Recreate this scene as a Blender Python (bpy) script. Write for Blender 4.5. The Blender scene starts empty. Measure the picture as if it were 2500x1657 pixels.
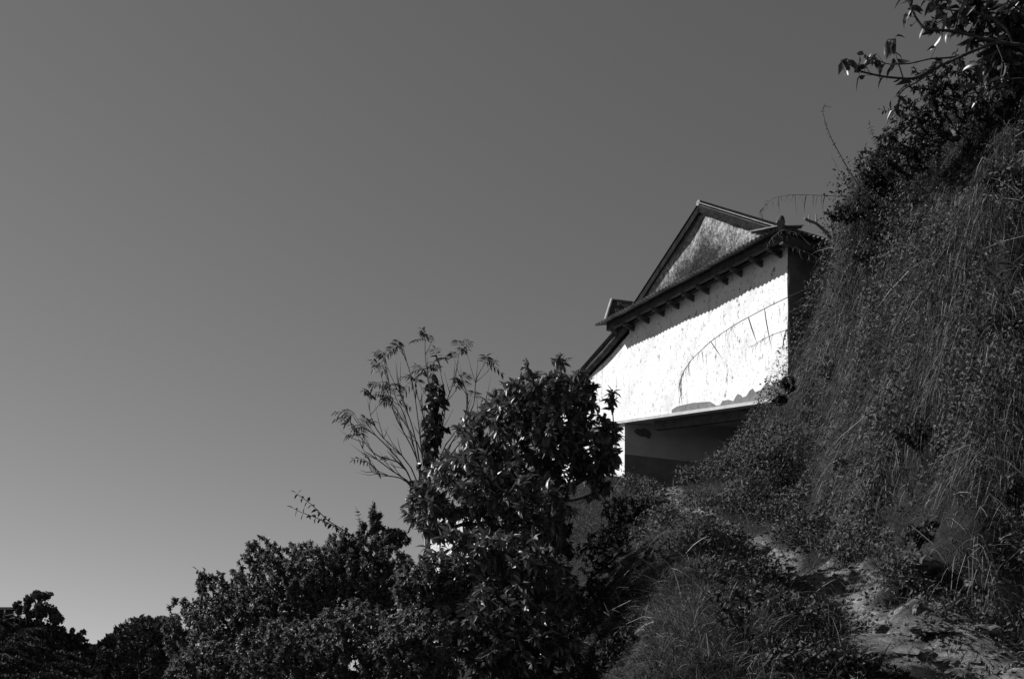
import bpy, math, random
import numpy as np
from mathutils import Vector, Matrix

C = bpy.context.scene.collection
SC = bpy.context.scene

# ------------------------------------------------------------------ camera
F, CX, HY = 2430.0, 1250.0, 1640.0        # focal length / centre / horizon in photograph pixels
EYE = 1.6
cam = bpy.data.cameras.new('camera')
cam.sensor_width = 36.0
cam.lens = 36.0 * F / 2500.0
cam.shift_y = (HY - 828.5) / 2500.0       # vertical shift: verticals stay vertical
cam.clip_end = 4000
cam.clip_start = 0.1
co = bpy.data.objects.new('camera', cam)
C.objects.link(co)
co.location = (0, 0, EYE)
co.rotation_euler = (math.radians(90), 0, 0)
SC.camera = co

# ------------------------------------------------------------------ sky, sun, exposure
SUN = Vector((-0.97, 0.24, 0.0)).normalized()
EL = math.radians(38.5)
SUNV = Vector((SUN.x * math.cos(EL), SUN.y * math.cos(EL), math.sin(EL)))
world = bpy.data.worlds.new('World')
SC.world = world
world.use_nodes = True
nt = world.node_tree
nt.nodes.clear()
wo = nt.nodes.new('ShaderNodeOutputWorld')
bg = nt.nodes.new('ShaderNodeBackground')
sky = nt.nodes.new('ShaderNodeTexSky')
sky.sky_type = 'NISHITA'
sky.sun_disc = False
sky.sun_elevation = EL
sky.sun_rotation = math.atan2(SUN.x, SUN.y)
sky.altitude = 2200
sky.air_density = 1.0
sky.dust_density = 0.15
sky.ozone_density = 1.0
sep = nt.nodes.new('ShaderNodeSeparateColor')      # black and white film behind a red filter: only the red light of the sky
nt.links.new(sky.outputs[0], sep.inputs[0])
comb = nt.nodes.new('ShaderNodeCombineColor')
for k in range(3):
    nt.links.new(sep.outputs[0], comb.inputs[k])
nt.links.new(comb.outputs[0], bg.inputs[0])
bg.inputs[1].default_value = 0.115
tcw = nt.nodes.new('ShaderNodeTexCoord')
mpw = nt.nodes.new('ShaderNodeMapping')
mpw.inputs['Location'].default_value = (0, 0, 0.11)       # the bright rim of the sky lies below the hills
nt.links.new(tcw.outputs['Generated'], mpw.inputs[0])
nt.links.new(mpw.outputs[0], sky.inputs[0])
nt.links.new(bg.outputs[0], wo.inputs[0])

sl = bpy.data.lights.new('sun', 'SUN')
sl.energy = 5.0
sl.angle = math.radians(0.5)
sl.color = (1, 1, 1)
so = bpy.data.objects.new('sun', sl)
C.objects.link(so)
so.rotation_euler = SUNV.to_track_quat('Z', 'Y').to_euler()
SC.view_settings.view_transform = 'Standard'
SC.view_settings.look = 'None'
SC.view_settings.exposure = 0.35
SC.view_settings.gamma = 1.0
SC.view_settings.use_curve_mapping = False
SC.cycles.max_bounces = 6
SC.cycles.transparent_max_bounces = 4

# ------------------------------------------------------------------ helpers
R = np.random.default_rng(7)
random.seed(7)


def W(u, v, Y):
    """The point of the place that lies Y metres ahead on the sight line (u, v)."""
    return np.array([(u - CX) / F * Y, Y, (HY - v) / F * Y + EYE])


def tag(o, label=None, cat=None, group=None, kind=None):
    if label: o['label'] = label
    if cat: o['category'] = cat
    if group: o['group'] = group
    if kind: o['kind'] = kind
    return o


def empty(name, loc=(0, 0, 0)):
    o = bpy.data.objects.new(name, None)
    C.objects.link(o)
    o.location = loc
    return o


def link(name, me, parent=None, m=None):
    o = bpy.data.objects.new(name, me)
    C.objects.link(o)
    if m is not None and not me.materials:
        me.materials.append(m)
    if parent is not None:
        o.parent = parent
        o.matrix_parent_inverse = Matrix.Translation(parent_origin(parent)).inverted()
    return o


def parent_origin(p):
    """Where the parent's own axes stand: parts are built in world coordinates, so only a root Empty is off the origin."""
    return Vector(p.location) if p.parent is None else Vector((0, 0, 0))


class MB:
    """Collects quads and triangles, then links them as one mesh object."""

    def __init__(self):
        self.v, self.q, self.t, self.tone, self.n = [], [], [], [], 0

    def add(self, V, Q=None, T=None, tone=0.1):
        V = np.asarray(V, float).reshape(-1, 3)
        self.v.append(V)
        if Q is not None and len(Q): self.q.append(np.asarray(Q, np.int64).reshape(-1, 4) + self.n)
        if T is not None and len(T): self.t.append(np.asarray(T, np.int64).reshape(-1, 3) + self.n)
        self.tone.append(np.broadcast_to(np.asarray(tone, float), (len(V),)))
        self.n += len(V)
        return self

    def mesh(self, name, m=None, smooth=False):
        me = bpy.data.meshes.new(name)
        V = np.concatenate(self.v)
        Q = np.concatenate(self.q) if self.q else np.zeros((0, 4), np.int64)
        T = np.concatenate(self.t) if self.t else np.zeros((0, 3), np.int64)
        me.vertices.add(len(V))
        me.vertices.foreach_set('co', V.astype(np.float32).ravel())
        idx = np.concatenate([Q.ravel(), T.ravel()]).astype(np.int32)
        me.loops.add(len(idx))
        me.loops.foreach_set('vertex_index', idx)
        tot = np.concatenate([np.full(len(Q), 4), np.full(len(T), 3)]).astype(np.int32)
        st = np.concatenate([[0], np.cumsum(tot)[:-1]]).astype(np.int32)
        me.polygons.add(len(tot))
        me.polygons.foreach_set('loop_start', st)
        me.polygons.foreach_set('loop_total', tot)
        me.polygons.foreach_set('use_smooth', np.full(len(tot), smooth))
        a = me.attributes.new('tone', 'FLOAT', 'POINT')
        a.data.foreach_set('value', np.concatenate(self.tone).astype(np.float32))
        me.update(calc_edges=True)
        if m is not None: me.materials.append(m)
        return me

    def build(self, name, m, parent=None, smooth=False):
        return link(name, self.mesh(name, m, smooth), parent)


BOXQ = [(0, 3, 2, 1), (4, 5, 6, 7), (0, 1, 5, 4), (1, 2, 6, 5), (2, 3, 7, 6), (3, 0, 4, 7)]


def hexa(mb, pts, tone=0.1):
    """Eight corners: four below (counter-clockwise from above), four above."""
    mb.add(pts, BOXQ, None, tone)


def bar(mb, a, b, w, h, up=(0, 0, 1), tone=0.1):
    """A squared timber from a to b, w across and h high."""
    a, b, up = np.asarray(a, float), np.asarray(b, float), np.asarray(up, float)
    d = b - a
    d /= np.linalg.norm(d)
    s = np.cross(d, up); s /= np.linalg.norm(s)
    u = np.cross(s, d)
    P = []
    for hh in (-h / 2, h / 2):
        for p, sg in ((a, -1), (a, 1), (b, 1), (b, -1)):
            P.append(p + s * sg * w / 2 + u * hh)
    hexa(mb, P, tone)


def tube(mb, P, rad, sides=5, tone=0.1):
    P = np.asarray(P, float)
    n = len(P)
    rad = np.broadcast_to(np.asarray(rad, float), (n,))
    T = np.gradient(P, axis=0)
    T /= np.linalg.norm(T, axis=1)[:, None] + 1e-9
    ref = np.array([0.31, 0.17, 0.93]) if abs(T[0] @ np.array([0.31, 0.17, 0.93])) < 0.9 else np.array([1.0, 0.2, 0])
    S = np.cross(T, ref); S /= np.linalg.norm(S, axis=1)[:, None] + 1e-9
    U = np.cross(S, T)
    a = np.arange(sides) / sides * 2 * np.pi
    V = P[:, None] + rad[:, None, None] * (S[:, None] * np.cos(a)[None, :, None] + U[:, None] * np.sin(a)[None, :, None])
    V = V.reshape(-1, 3)
    i = np.arange(n - 1)[:, None] * sides
    j = np.arange(sides)[None]
    k = (j + 1) % sides
    Q = np.stack([i + j, i + k, i + k + sides, i + j + sides], -1).reshape(-1, 4)
    T3 = [(0, b + 1, b) for b in range(1, sides - 1)] + [((n - 1) * sides, (n - 1) * sides + b, (n - 1) * sides + b + 1) for b in range(1, sides - 1)]
    mb.add(V, Q, T3, tone)


def unit(A):
    return A / (np.linalg.norm(A, axis=-1, keepdims=True) + 1e-9)


def leaves(mb, P, D, N, L, Wd, curl=0.25, tone=0.06, fold=0.25):
    """Folded, drooping leaves: root P, direction D, face normal N, length L, width Wd."""
    P, D, N = np.asarray(P, float), unit(np.asarray(D, float)), np.asarray(N, float)
    n = len(P)
    if n == 0: return
    S = unit(np.cross(D, N)); N = np.cross(S, D)
    L = np.broadcast_to(L, (n,))[:, None]; Wd = np.broadcast_to(Wd, (n,))[:, None]
    curl = np.broadcast_to(curl, (n,))[:, None]

    def pt(t, s, up):
        return P + D * L * t - N * L * curl * t * t + S * Wd * s + N * Wd * up
    V = np.stack([P, pt(.3, -.45, fold), pt(.3, 0, 0), pt(.3, .45, fold),
                  pt(.65, -.38, fold * .8), pt(.65, 0, 0), pt(.65, .38, fold * .8), pt(1, 0, 0)], 1)
    o = np.arange(n)[:, None, None] * 8
    Q = (np.array([(1, 2, 5, 4), (2, 3, 6, 5)])[None] + o).reshape(-1, 4)
    T = (np.array([(0, 2, 1), (0, 3, 2), (4, 5, 7), (5, 6, 7)])[None] + o).reshape(-1, 3)
    mb.add(V.reshape(-1, 3), Q, T, np.repeat(np.broadcast_to(tone, (n,)), 8))


def blades(mb, P, D, L, w, droop, tone, side=None):
    n = len(P)
    D = unit(D)
    if side is None:
        side = np.cross(D, R.normal(size=(n, 3)))
    S = unit(side)
    L = L[:, None]; w = np.broadcast_to(w, (n,))[:, None]
    G = np.array([0, 0, -1.0]) * np.asarray(droop)[:, None]
    V = []
    for t, k in ((0, 1), (.4, .85), (.75, .55)):
        p = P + D * L * t + G * L * t * t
        V += [p - S * w * k / 2, p + S * w * k / 2]
    V.append(P + D * L + G * L)
    V = np.stack(V, 1)
    o = np.arange(n)[:, None, None] * 7
    Q = (np.array([(0, 1, 3, 2), (2, 3, 5, 4)])[None] + o).reshape(-1, 4)
    T = (np.array([(4, 5, 6)])[None] + o).reshape(-1, 3)
    mb.add(V.reshape(-1, 3), Q, T, np.repeat(tone, 7))


# ------------------------------------------------------------------ materials (all grey: black and white film)
def new_mat(name):
    m = bpy.data.materials.new(name)
    m.use_nodes = True
    n = m.node_tree
    b = n.nodes['Principled BSDF']
    return m, n, b


def ramp_node(n, src, stops):
    r = n.nodes.new('ShaderNodeValToRGB')
    e = r.color_ramp.elements
    while len(e) < len(stops): e.new(0.5)
    for k, (p, c) in enumerate(stops):
        e[k].position = p
        e[k].color = (c, c, c, 1)
    n.links.new(src, r.inputs[0])
    return r.outputs[0]


def noise_node(n, scale, detail=6, rough=0.6, stretch=None, vec='Object'):
    tc = n.nodes.new('ShaderNodeTexCoord')
    x = n.nodes.new('ShaderNodeTexNoise')
    x.inputs['Scale'].default_value = scale
    x.inputs['Detail'].default_value = detail
    x.inputs['Roughness'].default_value = rough
    if stretch:
        mp = n.nodes.new('ShaderNodeMapping')
        mp.inputs['Scale'].default_value = stretch
        n.links.new(tc.outputs[vec], mp.inputs[0])
        n.links.new(mp.outputs[0], x.inputs['Vector'])
    else:
        n.links.new(tc.outputs[vec], x.inputs['Vector'])
    return x.outputs[0]


def mul(n, a, b):
    x = n.nodes.new('ShaderNodeMix')
    x.data_type = 'RGBA'
    x.blend_type = 'MULTIPLY'
    x.inputs[0].default_value = 1
    n.links.new(a, x.inputs[6]); n.links.new(b, x.inputs[7])
    return x.outputs[2]


def bump(n, b, src, strength, dist=0.02):
    k = n.nodes.new('ShaderNodeBump')
    k.inputs['Strength'].default_value = strength
    k.inputs['Distance'].default_value = dist
    n.links.new(src, k.inputs['Height'])
    n.links.new(k.outputs[0], b.inputs['Normal'])


def rough_mat(name, stops, scale, rough=0.85, stretch=None, bs=0.4, bd=0.02, detail=8, second=None, spec=0.2):
    m, n, b = new_mat(name)
    x = noise_node(n, scale, detail, 0.65, stretch)
    c = ramp_node(n, x, stops)
    if second:
        c = mul(n, c, ramp_node(n, noise_node(n, second[0], 6, 0.6, second[2] if len(second) > 2 else None), second[1]))
    n.links.new(c, b.inputs['Base Color'])
    b.inputs['Roughness'].default_value = rough
    b.inputs['Specular IOR Level'].default_value = spec
    if bs: bump(n, b, x, bs, bd)
    return m


def leaf_mat(name, rough=0.4, trans=0.15, spec=0.5):
    m, n, b = new_mat(name)
    a = n.nodes.new('ShaderNodeAttribute')
    a.attribute_name = 'tone'
    c = mul(n, a.outputs['Color'], ramp_node(n, noise_node(n, 9, 3), [(0.3, 0.75), (0.7, 1.0)]))
    n.links.new(c, b.inputs['Base Color'])
    b.inputs['Roughness'].default_value = rough
    b.inputs['Specular IOR Level'].default_value = spec
    if trans:
        t = n.nodes.new('ShaderNodeBsdfTranslucent')
        n.links.new(c, t.inputs[0])
        mx = n.nodes.new('ShaderNodeMixShader')
        mx.inputs[0].default_value = trans
        n.links.new(b.outputs[0], mx.inputs[1]); n.links.new(t.outputs[0], mx.inputs[2])
        n.links.new(mx.outputs[0], n.nodes['Material Output'].inputs[0])
    return m


M = {}
M['leaf'] = leaf_mat('glossy_leaf', 0.40, 0.2, 0.5)
M['small_leaf'] = leaf_mat('small_leaf', 0.5, 0.32, 0.35)
M['grass'] = leaf_mat('grass_blade', 0.6, 0.2, 0.25)
M['weed_leaf'] = leaf_mat('weed_leaf', 0.7, 0.15, 0.15)
M['far_leaf'] = leaf_mat('far_leaf', 0.8, 0.1, 0.1)
M['bark'] = rough_mat('bark', [(0.3, 0.03), (0.7, 0.10)], 14, 0.9, (1, 1, 0.3), 0.6)
M['stem'] = rough_mat('twig_bark', [(0.3, 0.05), (0.7, 0.11)], 20, 0.8)
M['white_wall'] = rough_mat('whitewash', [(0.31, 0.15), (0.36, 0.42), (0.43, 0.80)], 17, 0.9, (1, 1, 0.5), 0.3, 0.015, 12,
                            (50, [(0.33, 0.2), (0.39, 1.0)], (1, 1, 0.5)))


def gable_material():
    """Whitewash under black mould: thickest away from the sheltered edges."""
    m, n, b = new_mat('mouldy_whitewash')
    a = n.nodes.new('ShaderNodeAttribute'); a.attribute_name = 'tone'
    big = noise_node(n, 3.2, 5, 0.6)
    fine = noise_node(n, 20, 12, 0.85, (1, 1, .8))
    x = n.nodes.new('ShaderNodeMath'); x.operation = 'MULTIPLY_ADD'
    n.links.new(a.outputs['Fac'], x.inputs[0]); x.inputs[1].default_value = -0.30; n.links.new(fine, x.inputs[2])
    y = n.nodes.new('ShaderNodeMath'); y.operation = 'MULTIPLY_ADD'
    n.links.new(big, y.inputs[0]); y.inputs[1].default_value = 0.35; n.links.new(x.outputs[0], y.inputs[2])
    c = ramp_node(n, y.outputs[0], [(0.38, 0.015), (0.50, 0.06), (0.60, 0.22), (0.74, 0.70)])
    n.links.new(c, b.inputs['Base Color'])
    b.inputs['Roughness'].default_value = 0.95
    b.inputs['Specular IOR Level'].default_value = 0.1
    bump(n, b, fine, 0.8, 0.04)
    return m


M['gable'] = gable_material()
_n = M['white_wall'].node_tree
_b = _n.nodes['Principled BSDF']
_old = _b.inputs['Base Color'].links[0].from_socket
_st = ramp_node(_n, noise_node(_n, 9, 6, 0.7, (1, 1, .07)), [(0.30, 0.62), (0.42, 1.0)])
_pt = ramp_node(_n, noise_node(_n, 1.1, 5, 0.65), [(0.30, 0.75), (0.45, 1.0)])
_n.links.new(mul(_n, mul(_n, _old, _st), _pt), _b.inputs['Base Color'])
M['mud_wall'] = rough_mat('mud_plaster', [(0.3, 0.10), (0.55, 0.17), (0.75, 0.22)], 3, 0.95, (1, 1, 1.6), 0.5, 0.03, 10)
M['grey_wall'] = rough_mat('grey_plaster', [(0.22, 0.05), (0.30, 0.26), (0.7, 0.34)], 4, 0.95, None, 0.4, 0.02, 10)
M['plinth'] = rough_mat('dark_plinth_paint', [(0.3, 0.08), (0.7, 0.14)], 5, 0.9, None, 0.3)
M['cement'] = rough_mat('cement_patch', [(0.3, 0.13), (0.7, 0.24)], 9, 0.95, None, 0.4)
M['slab'] = rough_mat('concrete', [(0.3, 0.35), (0.7, 0.6)], 6, 0.9, None, 0.3)
M['tin'] = rough_mat('weathered_tin', [(0.3, 0.06), (0.5, 0.13), (0.75, 0.24)], 3.5, 0.6, None, 0.1, 0.01, 8, None, 0.4)
M['wood'] = rough_mat('old_timber', [(0.3, 0.03), (0.7, 0.10)], 8, 0.85, (1, 1, 1), 0.4)
M['dark_wood'] = rough_mat('sooty_timber', [(0.3, 0.012), (0.7, 0.04)], 8, 0.9, (1, 1, 1), 0.4)
M['dark_wood'].node_tree.nodes['Principled BSDF'].inputs['Specular IOR Level'].default_value = 0.0
M['pale_wood'] = rough_mat('sun_bleached_timber', [(0.3, 0.15), (0.7, 0.32)], 12, 0.85, (1, 1, 1), 0.4)
M['edge'] = rough_mat('bright_metal_edge', [(0.3, 0.10), (0.7, 0.25)], 6, 0.7)
M['rock'] = rough_mat('bedded_rock', [(0.30, 0.05), (0.5, 0.14), (0.75, 0.30)], 5, 0.95, (0.7, 0.7, 5), 1.0, 0.05, 12,
                      (30, [(0.3, 0.5), (0.6, 1.0)]))
_n = M['rock'].node_tree
_v = _n.nodes.new('ShaderNodeTexVoronoi'); _v.feature = 'DISTANCE_TO_EDGE'; _v.inputs['Scale'].default_value = 9
_tc = _n.nodes.new('ShaderNodeTexCoord'); _mp = _n.nodes.new('ShaderNodeMapping'); _mp.inputs['Scale'].default_value = (.6, .6, 4)
_n.links.new(_tc.outputs['Object'], _mp.inputs[0]); _n.links.new(_mp.outputs[0], _v.inputs['Vector'])
_b = _n.nodes['Principled BSDF']
_old = _b.inputs['Base Color'].links[0].from_socket
_n.links.new(mul(_n, _old, ramp_node(_n, _v.outputs['Distance'], [(0.0, .25), (.05, 1.0)])), _b.inputs['Base Color'])
M['far_wall'] = rough_mat('far_wall', [(0.3, 0.4), (0.7, 0.7)], 2, 0.9, None, 0)


def ground_material():
    m, n, b = new_mat('earth')
    a = n.nodes.new('ShaderNodeAttribute'); a.attribute_name = 'tone'      # worn path, 0..1
    soil = ramp_node(n, noise_node(n, 6, 10, 0.7), [(0.3, 0.015), (0.7, 0.05)])
    dust = ramp_node(n, noise_node(n, 7, 12, 0.75, (1, 1, 3)), [(0.36, 0.05), (0.50, 0.17), (0.68, 0.36)])
    mx = n.nodes.new('ShaderNodeMix'); mx.data_type = 'RGBA'
    n.links.new(a.outputs['Fac'], mx.inputs[0]); n.links.new(soil, mx.inputs[6]); n.links.new(dust, mx.inputs[7])
    n.links.new(mx.outputs[2], b.inputs['Base Color'])
    b.inputs['Roughness'].default_value = 0.95
    b.inputs['Specular IOR Level'].default_value = 0.1
    bump(n, b, noise_node(n, 9, 12, 0.75), 0.9, 0.06)
    return m


M['ground'] = ground_material()
M['hill'] = rough_mat('wooded_slope', [(0.3, 0.015), (0.7, 0.03)], 0.3, 0.95, None, 0)

# ------------------------------------------------------------------ the ground: one sheet through surveyed points
SURVEY = [
    # path and its verge
    (2400, 1600, 7.6), (2500, 1570, 7.9), (2200, 1550, 7.9), (2200, 1657, 7.1), (2000, 1530, 8.3), (2071, 1482, 8.9), (1932, 1409, 10.0),
    (1867, 1344, 10.8), (1803, 1305, 11.1), (1700, 1245, 11.7), (1625, 1195, 14.0), (1570, 1170, 16.2),
    # mound left of the path
    (1700, 1335, 9.6), (1620, 1380, 9.2), (1760, 1400, 9.0), (1600, 1640, 6.3), (1720, 1657, 6.2), (1660, 1500, 7.6), (1900, 1650, 6.8),
    # the bank
    (2500, 1480, 8.6), (2350, 1470, 8.6), (2200, 1420, 9.0), (2300, 1200, 9.7), (2300, 900, 10.3), (2300, 600, 11.0), (2300, 420, 11.7),
    (2500, 1200, 9.1), (2500, 900, 9.7), (2500, 600, 10.3), (2500, 300, 11.0), (2000, 1200, 11.7), (2030, 950, 12.6), (2150, 1250, 9.9),
    (2150, 1000, 11.3), (2150, 800, 11.7), (2100, 1400, 9.4), (1960, 1290, 11.2), (1850, 1200, 12.7), (1900, 1110, 12.9),
    (2050, 600, 12.7), (2045, 700, 12.8), (2025, 790, 12.9), (2010, 885, 13.0), (1985, 960, 13.1), (1935, 1035, 13.2), (1880, 1090, 13.4),
    (1815, 1135, 13.8), (1730, 1170, 14.4), (1450, 1168, 16.4), (1380, 1180, 15.8), (1300, 1215, 15.0), (2085, 510, 12.7), (2150, 455, 12.6), (2200, 410, 12.5), (2240, 375, 12.5), (2300, 335, 12.4), (2400, 295, 12.3), (2480, 265, 12.2), (2150, 470, 13.3), (2240, 400, 13.3), (2400, 330, 13.3), (2700, 300, 11.5), (2700, 900, 10.0), (2700, 1500, 8.6),
]
PTS = [W(*p) for p in SURVEY]
PTS = np.array(PTS)
EXTRA = np.array([  # beyond the frame and behind what is seen (x, y, z above the camera's foot)
    (0, 0, 0), (2, 0, 0.1), (-2, 0, -0.3), (0.3, 3, 0.45), (2.5, 3.5, 0.75), (5, 2, 0.9), (4.2, 5.5, 1.15),
    (-6, 0, -1.8), (-6, 5, -2.6), (-3, 5, -1.2), (-1, 5, -0.1), (0.2, 7, 0.55), (-1.0, 8, -0.2), (-3, 9, -1.2), (-6, 9, -3.0), (0.4, 9, 1.0),
    (-0.6, 10.5, 0.35), (1.0, 11, 2.0), (1.75, 11.3, 2.95), (1.5, 13, 3.2), (0.0, 13, 2.0), (-2, 12, -0.6), (-5, 13, -3.0), (1.9, 16, 4.55),
    (0.3, 18, 3.6), (1.3, 18.5, 4.7), (-2, 17, 0.6), (-5, 18, -2.5), (0, 22, 3.2), (2, 21, 5.0), (-6, 23, -3),
    (2.6, 15.0, 4.1), (3.0, 16.5, 4.3), (3.5, 15.6, 4.6), (4.4, 15.4, 5.3), (4.4, 13.6, 7.1), (5.5, 14.0, 7.7), (6.5, 12.5, 8.1), (8, 11, 9.0), (9, 8, 8.5), (9, 14, 9.5),
    (7, 17, 8.6), (5, 18, 6.8), (4.5, 22, 6.5), (9, 22, 9.0), (7.5, 5, 5.5), (7, 2.0, 3.5), (9, 1, 5),
])
PTS = np.concatenate([PTS, EXTRA])


def tps_fit(P):
    n = len(P)
    d = np.linalg.norm(P[:, None, :2] - P[None, :, :2], axis=-1)
    K = np.where(d > 1e-9, d * d * np.log(d + 1e-12), 0) + np.eye(n) * 0.003
    A = np.zeros((n + 3, n + 3))
    A[:n, :n] = K; A[:n, n] = 1; A[:n, n + 1:] = P[:, :2]; A[n, :n] = 1; A[n + 1:, :n] = P[:, :2].T
    return np.linalg.solve(A, np.concatenate([P[:, 2], np.zeros(3)]))


TPS = tps_fit(PTS)


def sm(x, a, b):
    t = np.clip((x - a) / (b - a), 0, 1)
    return t * t * (3 - 2 * t)


def relief(X, Y):
    """Small humps and hollows of the ground."""
    h = 0.05 * np.sin(2.1 * X + 1.3 * np.sin(1.7 * Y)) * np.sin(1.9 * Y + 0.7)
    h += 0.035 * np.sin(5.3 * X + 2.0 * np.sin(3.1 * Y + 1)) * np.sin(4.7 * Y + 2.0 * X)
    far_h = sm(np.hypot(X - 2.9, Y - 13.6), 0.9, 2.0) * sm(X, 2.4, 3.8)
    h += 0.26 * far_h * np.sin(2.1 * X + 1.6 * np.sin(1.4 * Y + 2) + .5) * np.sin(2.3 * Y + 1.5 * np.sin(1.9 * X))
    h += 0.11 * far_h * np.sin(5.9 * X + 2.2 * np.sin(4.1 * Y)) * np.sin(6.3 * Y - 2 * X)
    h += 0.10 * far_h * np.sin(3.3 * X + 1.8 * np.sin(2.2 * Y + .4)) * np.sin(3.6 * Y + 1.2 * np.sin(2.9 * X))
    h += 0.018 * np.sin(11 * X + 3 * np.sin(7 * Y)) * np.sin(10 * Y - 3 * X)
    return h


def ground_z(X, Y):
    X, Y = np.asarray(X, float), np.asarray(Y, float)
    sh = X.shape
    x, y = np.clip(X, -7, 9.5).ravel(), np.clip(Y, -1, 24).ravel()
    z = np.empty(len(x))
    for k in range(0, len(x), 20000):
        xx, yy = x[k:k + 20000], y[k:k + 20000]
        d2 = (xx[:, None] - PTS[None, :, 0]) ** 2 + (yy[:, None] - PTS[None, :, 1]) ** 2
        z[k:k + 20000] = (0.5 * d2 * np.log(d2 + 1e-12)) @ TPS[:len(PTS)] + TPS[len(PTS)] + xx * TPS[-2] + yy * TPS[-1]
    z = z.reshape(sh) + relief(X, Y)
    far = np.hypot(np.maximum(0, np.abs(X - np.clip(X, -7, 9.5))), np.abs(Y - np.clip(Y, -1, 24)))
    k = sm(far, 2, 70)
    return z * (1 - k) + (-9.0) * k


PATH = np.array([W(*p)[:2] for p in ((2700, 1640, 7.2), (2500, 1610, 7.6), (2330, 1600, 7.6), (2200, 1545, 8.0), (2071, 1482, 8.9), (1990, 1440, 9.5), (1932, 1409, 10.0),
                                     (1867, 1344, 10.8), (1803, 1305, 11.1), (1700, 1245, 11.7), (1625, 1195, 14.0), (1570, 1176, 16.2))])
PATHW = np.array([1.0, 0.75, 0.62, 0.46, 0.30, 0.24, 0.27, 0.25, 0.16, 0.13, 0.16, 0.16])


def path_mask(X, Y):
    best = np.zeros(X.shape)
    for k in range(len(PATH) - 1):
        a, b = PATH[k], PATH[k + 1]
        ab = b - a
        t = np.clip(((X - a[0]) * ab[0] + (Y - a[1]) * ab[1]) / (ab @ ab), 0, 1)
        d = np.hypot(X - a[0] - t * ab[0], Y - a[1] - t * ab[1])
        w = PATHW[k] * (1 - t) + PATHW[k + 1] * t
        best = np.maximum(best, 1 - sm(d / w + 0.7 * np.sin(7 * X + 2 * np.sin(9 * Y)) * np.sin(8 * Y + 3 * X) + .5 * np.sin(3.1 * Y + 2 * X), 0.45, 1.1))
    return best


def axis(lo, hi, step, far_lo, far_hi):
    a = np.arange(lo, hi + step / 2, step)
    g1, s, x = [], step, lo
    while x > far_lo:
        s *= 1.35; x -= s; g1.append(x)
    g2, s, x = [], step, a[-1]
    while x < far_hi:
        s *= 1.35; x += s; g2.append(x)
    return np.concatenate([g1[::-1], a, g2])


gx = axis(-4.5, 7.0, 0.06, -1500, 1500)
gy = axis(5.0, 18.0, 0.06, -400, 2500)
GX, GY = np.meshgrid(gx, gy)
GZ = ground_z(GX, GY)
mb = MB()
ny, nx = GX.shape
ii = (np.arange(ny - 1)[:, None] * nx + np.arange(nx - 1)[None]).ravel()
mb.add(np.stack([GX, GY, GZ], -1).reshape(-1, 3), np.stack([ii, ii + 1, ii + nx + 1, ii + nx], -1), None, path_mask(GX, GY).ravel())
tag(mb.build('ground', M['ground'], None, True), kind='structure')


def gz(x, y):
    return float(ground_z(np.array([x]), np.array([y]))[0])


def on_ground(u, v, y0=5.5, y1=19.0):
    """Where the sight line (u, v) meets the ground."""
    Y = np.arange(y0, y1, .04)
    z = ground_z((u - CX) / F * Y, Y)
    hit = np.nonzero(z >= (HY - v) / F * Y + EYE)[0]
    return float(Y[hit[0]]) if len(hit) else None


def ground_normal(X, Y):
    e = 0.05
    dx = (ground_z(X + e, Y) - ground_z(X - e, Y)) / (2 * e)
    dy = (ground_z(X, Y + e) - ground_z(X, Y - e)) / (2 * e)
    return unit(np.stack([-dx, -dy, np.ones_like(dx)], -1))


# ------------------------------------------------------------------ the house
A0 = np.array([(1923 - CX) / F * 14.0, 14.0])              # right corner of the gable wall
d2 = np.array([-1370.0, 2430.0]); d2 /= np.linalg.norm(d2)  # along the gable wall, away
n2 = np.array([-d2[1], d2[0]])                              # out of the gable wall (towards the valley)
e2 = -n2                                                    # into the house, along the ridge


def H(s, off, z):
    p = A0 + d2 * s + n2 * off
    return np.array([p[0], p[1], z])


def seen(u, v, off):
    """(s, z) of the point seen at (u, v) on the vertical plane that stands off metres in front of the gable wall."""
    k = (u - CX) / F
    q = A0 + n2 * off
    s = (k * q[1] - q[0]) / (d2[0] - k * d2[1])
    Y = q[1] + d2[1] * s
    return s, (HY - v) / F * Y + EYE


HD = 7.0                                    # depth of the house along the ridge
OV, SOV = 0.42, 0.28                        # eaves of the skirt roof beyond the wall, in front and at the side
sA, zA = seen(1923, 968, 0)
sC, zC = seen(1520, 1026, 0)
sE, _ = seen(1345, 1000, 0)
slope_l = (zC - zA) / (sC - sA)
zE = zA + slope_l * sE
_, zEave = seen(1905, 551, OV)
zTop = zEave + 0.10
sP, zP = seen(1531, 806, 0.05)
sQ, zQ = seen(1419, 931, 0.05)
polesl = (zQ - zP) / (sQ - sP)
zEP = zP + polesl * (sE - sP)
apx_s, apx_z = seen(1704, 492, 0.12)
lk_s, lk_z = seen(1540, 745, 0.12)
rt_s, rt_z = seen(1895, 551, 0.12)
slL = (apx_z - lk_z) / (lk_s - apx_s)
slR = (apx_z - rt_z) / (apx_s - rt_s)
print('HOUSE sC %.2f sE %.2f zA %.2f zC %.2f eave %.2f pole %.2f/%.2f apex %.2f/%.2f slopes %.2f %.2f' % (sC, sE, zA, zC, zEave, sP, zP, apx_s, apx_z, slL, slR))

house = empty('house', (A0[0], A0[1], 0))
tag(house, 'whitewashed gabled house with corrugated skirt roof on the hillside', 'house')


def prism(mb, outline, off0, off1, tone=0.1):
    """An outline of (s, z) in the gable plane, extruded from off0 to off1."""
    n = len(outline)
    V = [H(s, off0, z) for s, z in outline] + [H(s, off1, z) for s, z in outline]
    mb.add(V, [(k, (k + 1) % n, n + (k + 1) % n, n + k) for k in range(n)], None, tone)
    for base in (0, n):
        mb.add([V[base + k] for k in range(n)], None, [(0, k, k + 1) for k in range(1, n - 1)], tone)


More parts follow.
